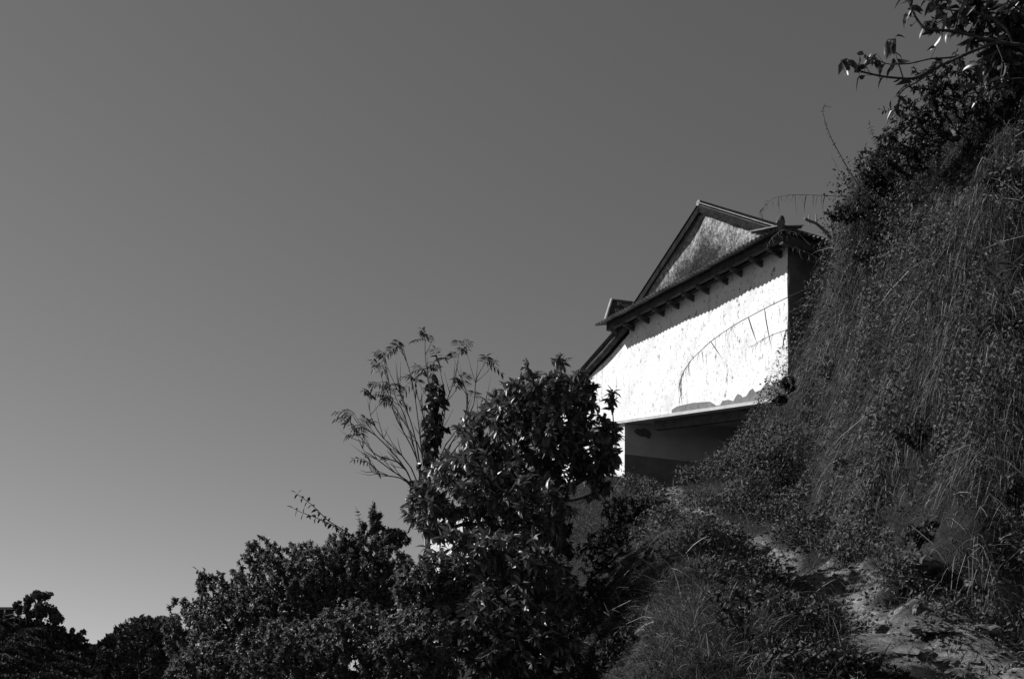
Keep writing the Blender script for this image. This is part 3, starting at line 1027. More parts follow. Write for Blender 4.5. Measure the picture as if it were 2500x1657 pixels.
# leggy shrub with feathered leaves on thin curved stems
def feather_shrub():
    b0 = W(1045, 1340, 11.4); b0[2] = min(b0[2], gz(b0[0], b0[1]) + 0.1)
    root = empty('elder_shrub', b0)
    tag(root, 'leggy bare stemmed shrub with tufts of feathered leaves against the sky', 'shrub')
    hub = W(1045, 1310, 11.4)
    stems = [
        [(1040, 1150), (1050, 980), (1042, 880), (1036, 830)], [(1030, 1120), (1010, 960), (985, 880), (972, 845)],
        [(1020, 1130), (960, 1010), (950, 930), (930, 880)], [(1010, 1150), (930, 1060), (905, 1010), (905, 965)],
        [(1000, 1160), (930, 1070), (880, 1040), (858, 1012)], [(1010, 1190), (960, 1150), (905, 1110), (885, 1095), (882, 1040)],
        [(1030, 1120), (980, 1020), (955, 985), (945, 965)], [(1020, 1100), (985, 990), (970, 950), (962, 940)],
        [(1060, 1120), (1075, 1020), (1105, 930), (1122, 850)], [(1065, 1120), (1080, 1020), (1085, 960), (1068, 880)],
        [(1075, 1130), (1130, 1020), (1140, 960), (1125, 930)], [(1080, 1130), (1150, 1000), (1170, 930), (1185, 885)],
        [(1075, 1150), (1140, 1060), (1180, 1000), (1190, 985)], [(1000, 1180), (945, 1160), (905, 1150), (902, 1128)],
        [(1040, 1100), (1030, 1010), (1015, 950), (1010, 925)], [(1050, 1090), (1060, 1000), (1045, 925), (1052, 900)],
        [(1020, 1110), (985, 1010), (975, 985), (968, 972)], [(990, 1150), (925, 1110), (890, 1080), (877, 1060)],
    ]
    mb = MB(); lf = MB()
    for st in stems:
        Y0 = 11.4 + R.uniform(-.5, .5)
        key = [hub + R.normal(size=3) * 0.09] + [W(u + R.normal() * 3, v, Y0 * (0.3 + .7 * (i + 1) / len(st)) + 11.4 * (0.7 - .7 * (i + 1) / len(st))) for i, (u, v) in enumerate(st)]
        key = np.array(key)
        # smooth curve
        t = np.linspace(0, len(key) - 1, 16)
        P = []
        for x in t:
            i = min(int(x), len(key) - 2); f = x - i
            p0, p1, p2, p3 = key[max(i - 1, 0)], key[i], key[i + 1], key[min(i + 2, len(key) - 1)]
            P.append(0.5 * ((2 * p1) + (-p0 + p2) * f + (2 * p0 - 5 * p1 + 4 * p2 - p3) * f * f + (-p0 + 3 * p1 - 3 * p2 + p3) * f ** 3))
        P = np.array(P)
        tube(mb, P, np.linspace(0.010, 0.003, 16), 5)
        for k in range(7):                     # bare side twigs
            i = int(R.integers(4, 13))
            d_ = unit(P[i + 1] - P[i]) + R.normal(size=3) * 0.35 + np.array([0, 0, .15])
            L_ = R.uniform(.15, .42)
            q1 = P[i] + unit(d_) * L_ * .5; q2 = q1 + unit(d_ + np.array([0, 0, .35])) * L_ * .5
            tube(mb, [P[i], q1, q2], [.0045, .0035, .002], 4)
            if R.random() < .07: spray(lf, q2, d_, 0.12)
        for k in range(4):
            spray(lf, P[-1 - (k // 3)], P[-1] - P[-3] + R.normal(size=3) * 0.06, R.uniform(.12, .22))
    tube(mb, [b0, (b0 + hub) / 2, hub], [.035, .032, .028], 7)
    mb.build('stems', M['stem'], root, True)
    tag(lf.build('foliage', M['small_leaf'], root, True), kind='stuff')
    # creeper round the middle stem
    cr = empty('climbing_vine', hub)
    tag(cr, 'dark large leaved vine hanging round the stem of the leggy shrub', 'vine')
    mb = MB(); P, D, N = [], [], []
    pts = [(1062, 942), (1070, 975), (1056, 1005), (1068, 1035), (1060, 1060), (1048, 1085), (1050, 1110), (1036, 1140), (1035, 1165), (1030, 1195), (1038, 1235)]
    tube(mb, [W(u, v, 11.3) for u, v in pts] + [b0], 0.008, 5)
    for u, v in pts[:-1]:
        for k in range(30 if v < 1100 else 10):
            P.append(W(u + R.normal() * 9, v + R.normal() * 14, 11.25 + R.normal() * .05)); D.append(R.normal(size=3) * .5 + np.array([0, 0, -.8])); N.append(R.normal(size=3) + np.array([-.4, -1, .3]))
    mb.build('vine_stem', M['stem'], cr)
    P, D, N = map(np.array, (P, D, N))
    leaf_parts(cr, P, D, N, R.uniform(.10, .15, len(P)), R.uniform(.08, .12, len(P)), R.uniform(.012, .025, len(P)), R.uniform(.1, .4, len(P)), 200, M['leaf'])


def spray(lf, p, ax, L):
    """A feathered leaf: paired leaflets along a drooping rib."""
    ax = unit(np.asarray(ax, float) * 1.0 + R.normal(size=3) * 0.5 * np.linalg.norm(ax) + np.array([0, 0, -.0]))
    side = unit(np.cross(ax, np.array([0.2, .3, 1.0])))
    P, D, N = [], [], []
    for k in range(4):
        t = 0.3 + 0.7 * k / 3
        q = p + ax * L * t + np.array([0, 0, -0.35]) * L * t * t
        for sg in (-1, 1):
            P.append(q); D.append(ax * .5 + side * sg + np.array([0, 0, -.35])); N.append(np.array([0, 0, 1.0]) + R.normal(size=3) * .3)
    P.append(p + ax * L + np.array([0, 0, -.35]) * L); D.append(ax + np.array([0, 0, -.8])); N.append(np.array([0, 0, 1.0]))
    n = len(P)
    leaves(lf, P, D, N, R.uniform(.07, .105, n), R.uniform(.017, .026, n), .3, R.uniform(.03, .055, n))
    tube(lf, [p, p + ax * L * .5 + np.array([0, 0, -.09]) * L, p + ax * L + np.array([0, 0, -.35]) * L], .0016, 3, .05)


feather_shrub()

# the thicket on the slope, lower left
GR = 'shrubs massed on the slope at lower left'
THK = [
    ('small crowned shrub at the valley end of the thicket', (470, 1540, 75, 95, 10.4), 130, []),
    ('rounded shrub with a drooping shoot near the valley end of the thicket', (560, 1510, 105, 120, 10.0), 220, [(500, 1420, 22, 30, 10.0)]),
    ('tall domed shrub forming the crest of the thicket', (690, 1450, 130, 130, 9.8), 300, [(640, 1345, 50, 35, 9.8)]),
    ('shrub on the thicket crest below the long arching shoots', (800, 1410, 110, 105, 9.6), 240, [(835, 1330, 45, 30, 9.6)]),
    ('shrub with upright leafy shoots at the top of the thicket', (915, 1390, 100, 100, 9.5), 240, [(915, 1275, 16, 45, 9.5), (885, 1290, 10, 25, 9.5), (960, 1310, 40, 30, 9.5)]),
    ('shrub at the foot of the leggy bare stemmed shrub', (1030, 1440, 75, 85, 9.0), 170, []),
    ('low leafy shrub at the bottom left edge of the thicket', (520, 1650, 120, 90, 9.0), 190, []),
    ('broad leafy shrub at the foot of the domed shrub', (700, 1610, 140, 110, 8.6), 260, []),
    ('leafy shrub low in the middle of the thicket', (860, 1580, 130, 120, 8.4), 260, []),
    ('leafy shrub under the left side of the broad leaved tree', (1010, 1590, 110, 110, 8.1), 230, []),
    ('small leaved shrub in the hollow behind the broad leaved tree', (1100, 1480, 80, 90, 9.2), 150, []),
]
THK += [('dense shrub at the back of the thicket towards the leggy bare stemmed shrub', (960, 1480, 90, 110, 10.8), 200, []),
        ('dense shrub at the back of the thicket under its dome', (790, 1510, 110, 110, 10.8), 220, []),
        ('dense shrub at the back of the thicket towards the valley', (620, 1580, 110, 90, 10.8), 190, [])]
for lab, (u, v, ru, rv, Y), nt_, more in THK:
    x = (u - CX) / F * Y
    b = np.array([x + 0.1, Y + 0.2, gz(x + 0.1, Y + 0.2)])
    shrub('thicket_shrub', lab, 'shrub', GR, b, [(u, v, ru, rv, Y)] + more, int(nt_ * 1.7), 32, 0.042, (0.09, 0.20), 0.2, 0.7, 0.48, 'small_leaf', 0.0028, 1.0,
          [W(u, v + rv * .5, Y)], 0.7, 0.05, 0.25)


def shoot(name, label, cat, group, pts, Y, leaf_len, pitch, r=0.006, tone=(.03, .05), droop=.5, ratio=.45, mat_='small_leaf', dY=0.0, stem='stem', one=False):
    """A single shoot along sight points, leaves in pairs."""
    P = [W(u, v, Y + dY * k / max(1, len(pts) - 1)) for k, (u, v) in enumerate(pts)]
    P = np.array(P)
    t = np.linspace(0, len(P) - 1, 8 * len(P))
    Q = np.stack([np.interp(t, np.arange(len(P)), P[:, k]) for k in range(3)], -1)
    for _ in range(4):
        Q[1:-1] = (Q[:-2] + 2 * Q[1:-1] + Q[2:]) / 4
    root = empty(name, Q[0])
    tag(root, label, cat, group)
    mb = MB(); tube(mb, Q, np.linspace(r, r * .35, len(Q)), 5)
    mb.build('stem', M[stem], root, True)
    seg = np.concatenate([[0], np.cumsum(np.linalg.norm(np.diff(Q, axis=0), axis=1))])
    LP, LD, LN = [], [], []
    x = seg[-1] * .15
    while x < seg[-1]:
        q = np.array([np.interp(x, seg, Q[:, k]) for k in range(3)])
        i = min(np.searchsorted(seg, x), len(Q) - 1)
        ax = unit(Q[i] - Q[i - 1])
        sd = unit(np.cross(ax, R.normal(size=3)))
        for sg in (-1, 1):
            LP.append(q); LD.append(ax * .4 + sd * sg + np.array([0, 0, -droop])); LN.append(np.array([0, -.3, 1]) + R.normal(size=3) * .5)
        x += pitch * R.uniform(.7, 1.3)
    LP.append(Q[-1]); LD.append(unit(Q[-1] - Q[-2])); LN.append(np.array([0, 0, 1.0]))
    n = len(LP)
    mb = MB(); leaves(mb, LP, LD, LN, leaf_len * R.uniform(.7, 1.15, n), leaf_len * ratio * R.uniform(.8, 1.1, n), .2, R.uniform(*tone, n))
    mb.build('foliage', M[mat_], root, True)['kind'] = 'stuff'
    return root


shoot('arching_shoot', 'upper long arching shoot with paired leaves above the thicket', 'shoot', 'shoots rising from the thicket', [(905, 1340), (850, 1300), (800, 1270), (760, 1230), (722, 1203)], 9.5, .07, .06, .007)
shoot('arching_shoot', 'lower long arching shoot with paired leaves above the thicket', 'shoot', 'shoots rising from the thicket', [(880, 1330), (820, 1285), (770, 1262), (735, 1250), (716, 1240)], 9.4, .07, .06, .006)
shoot('upright_shoot', 'tallest upright shoot with dense small leaves over the thicket', 'shoot', 'shoots rising from the thicket', [(905, 1330), (908, 1280), (910, 1230)], 9.5, .05, .03, .006, droop=0)
shoot('upright_shoot', 'shorter upright shoot beside the tallest upright shoot', 'shoot', 'shoots rising from the thicket', [(885, 1320), (880, 1275), (872, 1247)], 9.5, .05, .03, .005, droop=0)
shoot('drooping_shoot', 'leafy shoot leaning out at the valley side of the thicket', 'shoot', 'shoots rising from the thicket', [(530, 1440), (505, 1415), (480, 1390)], 9.9, .07, .05, .005)

# ------------------------------------------------------------------ tree at the top of the bank, upper right
def bank_tree():
    b0 = np.array([6.3, 10.6, gz(6.3, 10.6)])
    root = empty('bank_tree', b0)
    tag(root, 'large leaved tree reaching bare branches over the top of the bank', 'tree')
    Y = 9.6
    br = [
        ([(2560, 150), (2500, 110), (2468, 108), (2388, 92), (2330, 76), (2256, 72), (2237, 45), (2224, 20), (2205, -20)], .016),
        ([(2500, 112), (2431, 103), (2359, 132), (2273, 172), (2227, 194), (2158, 188), (2100, 175), (2072, 156)], .014),
        ([(2359, 135), (2310, 142), (2273, 143), (2221, 156), (2170, 158), (2124, 141)], .008),
        ([(2300, 155), (2244, 198), (2198, 222), (2193, 255)], .008),
        ([(2474, 109), (2457, 69), (2420, 45), (2382, 29), (2310, 25), (2260, -10)], .010),
        ([(2206, 195), (2197, 165), (2188, 140), (2186, 116)], .006),
        ([(2256, 72), (2290, 55), (2330, 40)], .005), ([(2431, 103), (2450, 150), (2440, 200)], .006), ([(2330, 76), (2345, 20), (2360, -30)], .007),
        ([(2560, 200), (2500, 190), (2420, 200), (2370, 230)], .009), ([(2560, 60), (2480, 20), (2430, -30)], .012),
    ]
    tr = MB()
    P, D, N = [], [], []
    hub = W(2640, 230, Y + .4)
    tube(tr, [b0, (b0 + hub) / 2 + np.array([.1, 0, 0]), hub], [.09, .07, .05], 8)
    for pl, r in br:
        Q = np.array([W(u, v, Y + R.normal() * .02 + (.3 if u > 2530 else 0)) for u, v in pl])
        if pl[0][0] > 2530: Q = np.concatenate([[hub], Q])
        t = np.linspace(0, len(Q) - 1, 6 * len(Q))
        Q = np.stack([np.interp(t, np.arange(len(Q)), Q[:, k]) for k in range(3)], -1)
        for _ in range(3): Q[1:-1] = (Q[:-2] + 2 * Q[1:-1] + Q[2:]) / 4
        tube(tr, Q, np.linspace(r * 1.2, r * .45, len(Q)), 6)
        n = len(Q)
        for k in range(n // 3, n):
            if R.random() < (0.3 if k < n * .75 else 0.75):
                for _ in range(2 if k > n * .8 else 1):
                    tip = Q[k] + unit(R.normal(size=3) * .6 + unit(Q[min(k + 1, n - 1)] - Q[k - 1])) * R.uniform(.02, .12)
                    tube(tr, [Q[k], tip], [.003, .002], 4)
                    P.append(tip); D.append(R.normal(size=3) * .6 + (Q[min(k + 1, n - 1)] - Q[k - 1]) * 8 + np.array([0, 0, -.35])); N.append(np.array([0, 0, 1.0]) + R.normal(size=3) * .7)
    # denser crown behind, towards the frame's corner
    T = blob_points([(2440, 60, 90, 80, 10.0), (2480, 170, 70, 70, 10.0), (2370, 40, 70, 50, 10.0), (2540, 60, 90, 100, 10.2), (2420, 180, 40, 50, 10.0), (2320, 20, 70, 50, 10.0), (2480, 120, 70, 120, 10.2)], 170)
    pos, chains, cnt = grow(hub, T, None, .16, .0, .3)
    limbs(pos, chains, cnt, tr, .0035, .5, 5, .03)
    tr.build('trunk', M['bark'], root, True)
    p2, d2_, n2_ = leaf_frames(pos, chains, 6, .65, .45, .5, 0)
    P = np.concatenate([np.array(P), p2]); D = np.concatenate([unit(np.array(D)), d2_]); N = np.concatenate([np.array(N), n2_])
    L = R.uniform(.09, .17, len(P))
    leaf_parts(root, P, D, N, L, L * .42, R.uniform(.03, .055, len(P)), R.uniform(.05, .5, len(P)), 300, M['leaf'])


bank_tree()

# weeds and small shrubs along the brow of the bank
BW = [
    ('small leaved shrub under the bank tree at the brow', [(2330, 270, 80, 70), (2270, 330, 60, 50), (2210, 310, 60, 60), (2250, 230, 50, 70), (2310, 200, 70, 60), (2370, 170, 60, 60), (2180, 350, 45, 50)], 11.3, 380),
    ('leafy weed clump on the brow left of the small leaved shrub', [(2215, 390, 55, 45), (2160, 370, 30, 40)], 11.6, 110),
    ('leafy weed sprays leaning towards the sky above the house', [(2125, 410, 40, 45), (2160, 450, 50, 30)], 11.9, 90),
    ('weed clump on the brow nearest the side eaves', [(2060, 520, 45, 25), (2110, 500, 40, 30)], 12.2, 80),
    ('dark shrub behind the bank tree at the corner', [(2440, 270, 80, 80), (2500, 200, 90, 100), (2420, 160, 60, 60)], 11.2, 200),
    ('dark leafy clump part way down the hanging grass', [(2370, 590, 28, 18)], 10.9, 30),
    ('leafy weed in the grass beside the side wall', [(2110, 620, 30, 20), (2130, 660, 20, 20)], 12.1, 50),
    ('low weeds where the bank meets the white wall corner', [(1925, 935, 18, 20), (1905, 975, 20, 16)], 13.0, 50),
    ('leafy weed half way up the grass bank near the frame edge', [(2440, 800, 50, 40)], 0, 60),
    ('small dark weed in the grass right of the white wall', [(2035, 900, 28, 32)], 0, 40),
    ('dark weed patch in the middle of the grass bank', [(2160, 870, 40, 35), (2190, 840, 25, 25)], 0, 60),
    ('broad dark weed patch low on the bank above the outcrop', [(2240, 1060, 70, 40), (2310, 1090, 40, 30)], 0, 90),
    ('weed clump on the lower bank left of the outcrop', [(2090, 1130, 55, 35)], 0, 60),
    ('dark weeds at the foot of the bank below the white wall', [(1880, 1120, 50, 28), (1830, 1150, 35, 22)], 0, 70),
    ('weed clump in the grass above the path bend', [(2010, 1270, 50, 30)], 0, 55),
    ('small leaved weed right of the outcrop', [(2450, 1200, 45, 50)], 0, 60),
    ('weed clump between the broad stone and the outcrop', [(2260, 1300, 60, 30)], 0, 60),
    ('dark leafy patch high in the hanging grass', [(2250, 560, 36, 26)], 0, 45),
    ('leafy weed under the brow shrubs near the frame edge', [(2450, 450, 60, 45)], 0, 70),
]
for lab, bl, Y, nt_ in BW:
    u, v = bl[0][0], bl[0][1]
    if not Y:
        bl = [q + ((on_ground(q[0], q[1]) or 11.0) - .03,) for q in bl]
        b = W(u, v, bl[0][4] + .12)
    else:
        b = W(u + 10, v + bl[0][3], Y + .1)
        bl = [q + (Y,) for q in bl]
    shrub('bank_weed', lab, 'shrub', 'weeds and shrubs on the bank', b, bl, nt_, 12, .05, (.025, .06), .2, .7, .5, 'small_leaf', .002, 1.0, None, .8, .02, .3)
shoot('leafy_sprig', 'curved leafy sprig in front of the sky below the bank tree', 'sprig', 'sprigs standing out from the brow', [(2250, 335), (2220, 310), (2180, 275), (2150, 268)], 11.4, .055, .035, .004)
shoot('leafy_sprig', 'thin leafy sprig leaning left over the brow', 'sprig', 'sprigs standing out from the brow', [(2190, 460), (2150, 385), (2130, 330), (2123, 300)], 11.7, .04, .04, .004)
shoot('leafy_sprig', 'leafy sprig above the dead branch on the side eaves', 'sprig', 'sprigs standing out from the brow', [(2140, 515), (2095, 515), (2060, 505), (2050, 495)], 12.0, .05, .03, .004)
shoot('leafy_sprig', 'short sprig with round leaves beside the dark stub', 'sprig', 'sprigs standing out from the brow', [(2135, 505), (2115, 475), (2102, 465)], 12.0, .06, .04, .004)
shoot('leafy_sprig', 'tall sprig with a curled tip standing alone against the sky', 'sprig', 'sprigs standing out from the brow', [(2100, 460), (2064, 402), (2029, 339), (2015, 301), (2008, 270), (2011, 257), (2024, 261)], 12.2, .035, .05, .007, droop=.6, ratio=.3)
shoot('leafy_sprig', 'pale thin stalk with few leaves beside the curled sprig', 'sprig', 'sprigs standing out from the brow', [(2110, 490), (2080, 450), (2050, 420), (2032, 385)], 12.2, .03, .09, .004, ratio=.25)


def stalk(label, pts, Y, hang, r=.006, tone='pale_wood', dY=0.0):
    """An arching reed stalk with thin leaves hanging from it."""
    P = np.array([W(u, v, Y + dY * k / (len(pts) - 1)) for k, (u, v) in enumerate(pts)])
    t = np.linspace(0, len(P) - 1, 8 * len(P))
    Q = np.stack([np.interp(t, np.arange(len(P)), P[:, k]) for k in range(3)], -1)
    for _ in range(5): Q[1:-1] = (Q[:-2] + 2 * Q[1:-1] + Q[2:]) / 4
    root = empty('reed_stalk', Q[0])
    tag(root, label, 'reed stalk', 'arching reed stalks by the house')
    mb = MB(); tube(mb, Q, np.linspace(r, r * .5, len(Q)), 6)
    mb.build('stem', M[tone], root, True)
    for (u0, v0, u1, v1, w) in hang:
        k = int(np.argmin(np.abs((Q[:, 0] / Q[:, 1]) * F + CX - u0) + np.abs(HY - (Q[:, 2] - EYE) / Q[:, 1] * F - v0)))
        a = Q[k]; b = W(u1, v1, Q[k][1] - .05)
        mid = (a + b) / 2 + np.array([-.02, 0, .03])
        tt = np.linspace(0, 1, 7)[:, None]
        Z = (1 - tt) ** 2 * a + 2 * tt * (1 - tt) * mid + tt * tt * b
        mb = MB()
        tube(mb, Z, w * np.array([.5, .9, 1, 1, .8, .5, .2]), 4, .05)
        mb.build('reed_leaf', M['stem'], root)
    return root


def fringe(pts, n, lo, hi, w):
    out = []
    for k in range(n):
        x = (k + .5) / n * (len(pts) - 1) * .98
        i = int(x); f = x - i
        u = pts[i][0] * (1 - f) + pts[i + 1][0] * f; v = pts[i][1] * (1 - f) + pts[i + 1][1] * f
        for _ in range(2):
            L = R.uniform(lo * .4, hi * 1.15)
            out.append((u + R.uniform(-4, 4), v, u + R.uniform(-13, 7), v + L, w * R.uniform(.5, 1.6)))
    return out


p_ = [(2155, 492), (2080, 482), (2013, 477), (1927, 475), (1883, 484), (1865, 505), (1859, 525)]
stalk('pale arching reed stalk against the sky above the side eaves', p_, 12.6,
      [(2013, 478, 2009, 520, .006), (1966, 476, 1964, 518, .006), (1945, 476, 1947, 530, .004), (1901, 480, 1903, 515, .005)] + fringe(p_[2:], 16, 18, 36, .0022), .005)
p_ = [(2140, 660), (2010, 688), (1924, 725), (1865, 754), (1794, 792), (1735, 833), (1690, 875), (1669, 906), (1661, 934), (1664, 966)]
stalk('long thin reed stalk arching across the white wall', p_, 13.1,
      [(1865, 754, 1884, 850, .008), (1827, 778, 1850, 842, .008), (1740, 833, 1763, 875, .006)] + fringe(p_[4:], 22, 14, 36, .0024), .006, 'stem', -.1)
p_ = [(2060, 740), (1960, 788), (1930, 802), (1888, 816), (1855, 832), (1833, 848)]
stalk('shorter reed stalk drooping before the right end of the white wall', p_, 13.0,
      [(1922, 805, 1911, 855, .008)] + fringe(p_[2:], 8, 14, 30, .002), .005, 'stem')
p_ = [(2080, 690), (2015, 640), (1970, 615), (1940, 603)]
stalk('feathery reed plume hanging before the dark side wall', p_, 12.6, fringe(p_[1:], 14, 8, 22, .0025), .004, 'pale_wood')
p_ = [(1980, 600), (1950, 570), (1910, 560), (1885, 580), (1873, 600)]
stalk('small reed tip drooping over the corner of the skirt roof', p_, 12.7, fringe(p_[1:], 8, 10, 24, .003), .004, 'pale_wood')

# ------------------------------------------------------------------ grass
def tufts(n, x0, x1, y0, y1, keep, per, Lr, lean, wd, pale, droop, grow_up=.5, sig=.06):
    X = R.uniform(x0, x1, n * 12); Y = R.uniform(y0, y1, n * 12)
    N = ground_normal(X, Y)
    k = keep(X, Y, N) * (1 / np.maximum(N[:, 2], .2)) / 3.0
    u = CX + F * X / Y
    k *= (u > 1180) & (u < 2560)
    sel = np.nonzero(R.random(len(X)) < k)[0][:n]
    X, Y, N = X[sel], Y[sel], N[sel]
    m_ = len(X)
    print('tufts', n, m_)
    L0 = (Lr[0] + (Lr[1] - Lr[0]) * R.random(m_) ** 1.6) * (1 + .35 * np.sin(2.3 * X + 1.1 * Y) * np.sin(1.7 * Y))
    swirl = np.stack([np.sin(1.9 * X + 2.3 * Y) * .5, np.cos(2.7 * Y - 1.3 * X) * .3, 0 * X], -1)
    down = unit(np.stack([N[:, 0], N[:, 1], 0 * X], -1)) * np.sqrt(1 - N[:, 2:3] ** 2)
    D0 = unit(N * .30 + np.array([0, 0, grow_up]) + down * lean + swirl * .5 + R.normal(size=(m_, 3)) * .55)
    T0 = np.where(R.random(m_) < pale, R.uniform(.13, .34, m_), R.uniform(.026, .07, m_))
    T0 = T0 * (.2 + 1.05 * (.5 + .5 * np.sin(2.7 * X + 1.9 * np.sin(2.2 * Y)) * np.sin(3.3 * Y + 1.3 * np.sin(3.1 * X))))
    j = np.repeat(np.arange(m_), per)
    nb_ = len(j)
    off = R.normal(size=(nb_, 2)) * sig
    PX, PY = X[j] + off[:, 0], Y[j] + off[:, 1]
    PZ = ground_z(PX, PY) - .02
    D = D0[j] + R.normal(size=(nb_, 3)) * .55 + np.concatenate([off, np.zeros((nb_, 1))], 1) * 3
    L = L0[j] * R.uniform(.45, 1.25, nb_)
    tone = T0[j] * R.uniform(.7, 1.3, nb_)
    tone = np.where(R.random(nb_) < .06, R.uniform(.25, .5, nb_), tone)
    return np.stack([PX, PY, PZ], -1), D, L, np.where(R.random(nb_) < .08, 1.9, 1.0) * R.uniform(wd[0], wd[1], nb_), R.uniform(droop[0], droop[1], nb_), tone


def steep(N): return sm(N[:, 2], .85, .6)


def patchy(X, Y):
    return .5 + .5 * np.sin(3.7 * X + 2 * np.sin(2.9 * Y)) * np.sin(4.3 * Y + 1.5 * X)


mb = MB()
blades(mb, *tufts(10500, 1.9, 8.0, 7.8, 15.5, lambda X, Y, N: steep(N) * sm(X, 2.2, 3.0) * patchy(X, Y) * (.25 + .75 * sm(ground_z(X, Y), 3.2, 4.6)) * (1 - .9 * sm(np.hypot(X - 3.1, Y - 13.5), 1.2, .5)), 22, (.10, .45), .35, (.0018, .0055), .30, (.3, 2.0), .25, .07))
tag(mb.build('hanging_grass', M['grass']), 'long dry grass hanging down the steep bank', 'grass', None, 'stuff')
mb = MB()
blades(mb, *tufts(20000, -.6, 5.8, 5.2, 19, lambda X, Y, N: (1 - steep(N) * .85 * sm(X, 2.0, 2.8) * sm(ground_z(X, Y), 3.6, 4.8)) * (1 - path_mask(X, Y) * .9) * (.35 + .65 * patchy(X, Y)), 12, (.05, .22), .1, (.0018, .004), .25, (.1, .8), .7, .045))
tag(mb.build('turf', M['grass']), 'short grass over the mound and the verges of the path', 'grass', None, 'stuff')
mb = MB()
blades(mb, *tufts(3200, .7, 2.7, 5.6, 10.3, lambda X, Y, N: 1 - path_mask(X, Y), 14, (.10, .34), .15, (.002, .0045), .3, (.2, 1.1), .7, .05))
tag(mb.build('mound_grass', M['grass']), 'longer tufted grass on the mound beside the path', 'grass', None, 'stuff')
# small leaved ground cover between the grass
X = R.uniform(1.0, 8, 240000); Y = R.uniform(6, 15.5, 240000)
k = (np.sin(2.9 * X + 1.7 * np.sin(3.3 * Y)) * np.sin(3.1 * Y - 2.1 * X) + R.normal(size=len(X)) * .3 > .42 + .25 * (Y < 10.5) * (X < 3.2) - .22 * (ground_z(X, Y) > 4.2)) & (X > 1.6) & (CX + F * X / Y < 2560) & (path_mask(X, Y) < .3)
X, Y = X[k], Y[k]
N = ground_normal(X, Y)
P = np.stack([X, Y, ground_z(X, Y)], -1) + N * (R.uniform(.02, .20, (len(X), 1)) + .16 * R.random((len(X), 1)) * sm(ground_z(X, Y), 3.6, 4.6)[:, None])
mb = MB()
leaves(mb, P, N * .5 + R.normal(size=N.shape) * .8, N + R.normal(size=N.shape) * .6, R.uniform(.025, .065, len(X)), R.uniform(.014, .032, len(X)), .2, R.uniform(.035, .13, len(X)))
tag(mb.build('ground_cover', M['weed_leaf'], None, True), 'small leaved creeping plants among the grass of the bank', 'ground cover', None, 'stuff')

# loose straws and dry stems caught on the bank
mb = MB()
Pq, Dq, Lq, wq, dq, tq = tufts(1100, 1.0, 7.0, 7.5, 15, lambda X, Y, N: .5 + 0 * X, 1, (.3, .8), .5, (.004, .009), 1.0, (.1, .8), .6, .02)
blades(mb, Pq, Dq, Lq, wq, dq, np.clip(tq * 1.6, .15, .4))
tag(mb.build('dry_stems', M['grass']), 'pale dry stems scattered through the grass', 'grass', None, 'stuff')

# broad-leaved weeds in the foreground
WD = [
    ('tall weed with pale edged leaves on the mound', [(1790, 1500, 60, 60), (1740, 1430, 30, 35), (1850, 1450, 30, 30)], 6.9, 45, .055),
    ('weed patch at the bottom edge between mound and path', [(1860, 1600, 90, 40)], 6.5, 90, .045),
    ('creeping weeds with small oval leaves beside the rock ledge', [(2090, 1620, 80, 40), (2160, 1640, 60, 25)], 6.7, 120, .04),
    ('weed clump at the lower edge of the broad leaved tree', [(1220, 1630, 90, 50)], 6.9, 80, .075),
    ('low weeds in the shade right of the broad leaved tree', [(1500, 1560, 60, 40), (1440, 1500, 40, 40)], 7.6, 60, .05),
    ('dark weeds left of the streaked rock slab', [(1940, 1560, 30, 40)], 7.5, 40, .04),
]
for lab, bl, Y, nt_, ll in WD:
    u, v = bl[0][0], bl[0][1]
    Y = on_ground(u, min(v + bl[0][3] * .8, 1656)) or Y
    x = (u - CX) / F * Y
    b = np.array([x, Y + .05, gz(x, Y + .05)])
    shrub('weed', lab, 'weed', 'weeds in the foreground', b, [q + (Y,) for q in bl], nt_, 9, ll, (.035, .07), .1, .75, .5, 'small_leaf', .002, 1.5, None, .7, 0, .2)

# ------------------------------------------------------------------ rocks
def rock_mesh(seed, sx, sy, sz, layers=True, n=14):
    r = np.random.default_rng(seed)
    V, Q = [], []
    ph = r.uniform(0, 6, 8)
    rings, seg = 9, 18
    for i in range(rings):
        z = i / (rings - 1)
        prof = (1 - abs(2 * z - 1) ** 3.5) ** .5 * .9 + .1 if 0 < i < rings - 1 else .55
        if layers: prof *= 1 + .10 * math.sin(i * 2.6 + ph[0]) * (1 if i % 2 else -1)
        for k in range(seg):
            a = k / seg * 2 * math.pi
            sq = 1 / max(abs(math.cos(a)), abs(math.sin(a))) ** .55
            rad = prof * sq * (1 + .12 * math.sin(3 * a + ph[1]) + .08 * math.sin(5 * a + ph[2] + i) + .05 * math.sin(9 * a + ph[3] * i))
            V.append((sx * .5 * rad * math.cos(a), sy * .5 * rad * math.sin(a), sz * (z - .5) + sz * .06 * math.sin(2 * a + ph[4]) + sz * .1 * math.cos(a * 3 + ph[5]) * z))
    for i in range(rings - 1):
        for k in range(seg):
            Q.append((i * seg + k, i * seg + (k + 1) % seg, (i + 1) * seg + (k + 1) % seg, (i + 1) * seg + k))
    T = []
    for base in (0, (rings - 1) * seg):
        T += [(base, base + k, base + k + 1) if base else (base, base + k + 1, base + k) for k in range(1, seg - 1)]
    m_ = MB(); m_.add(V, Q, T)
    return m_.mesh('rock', M['rock'])


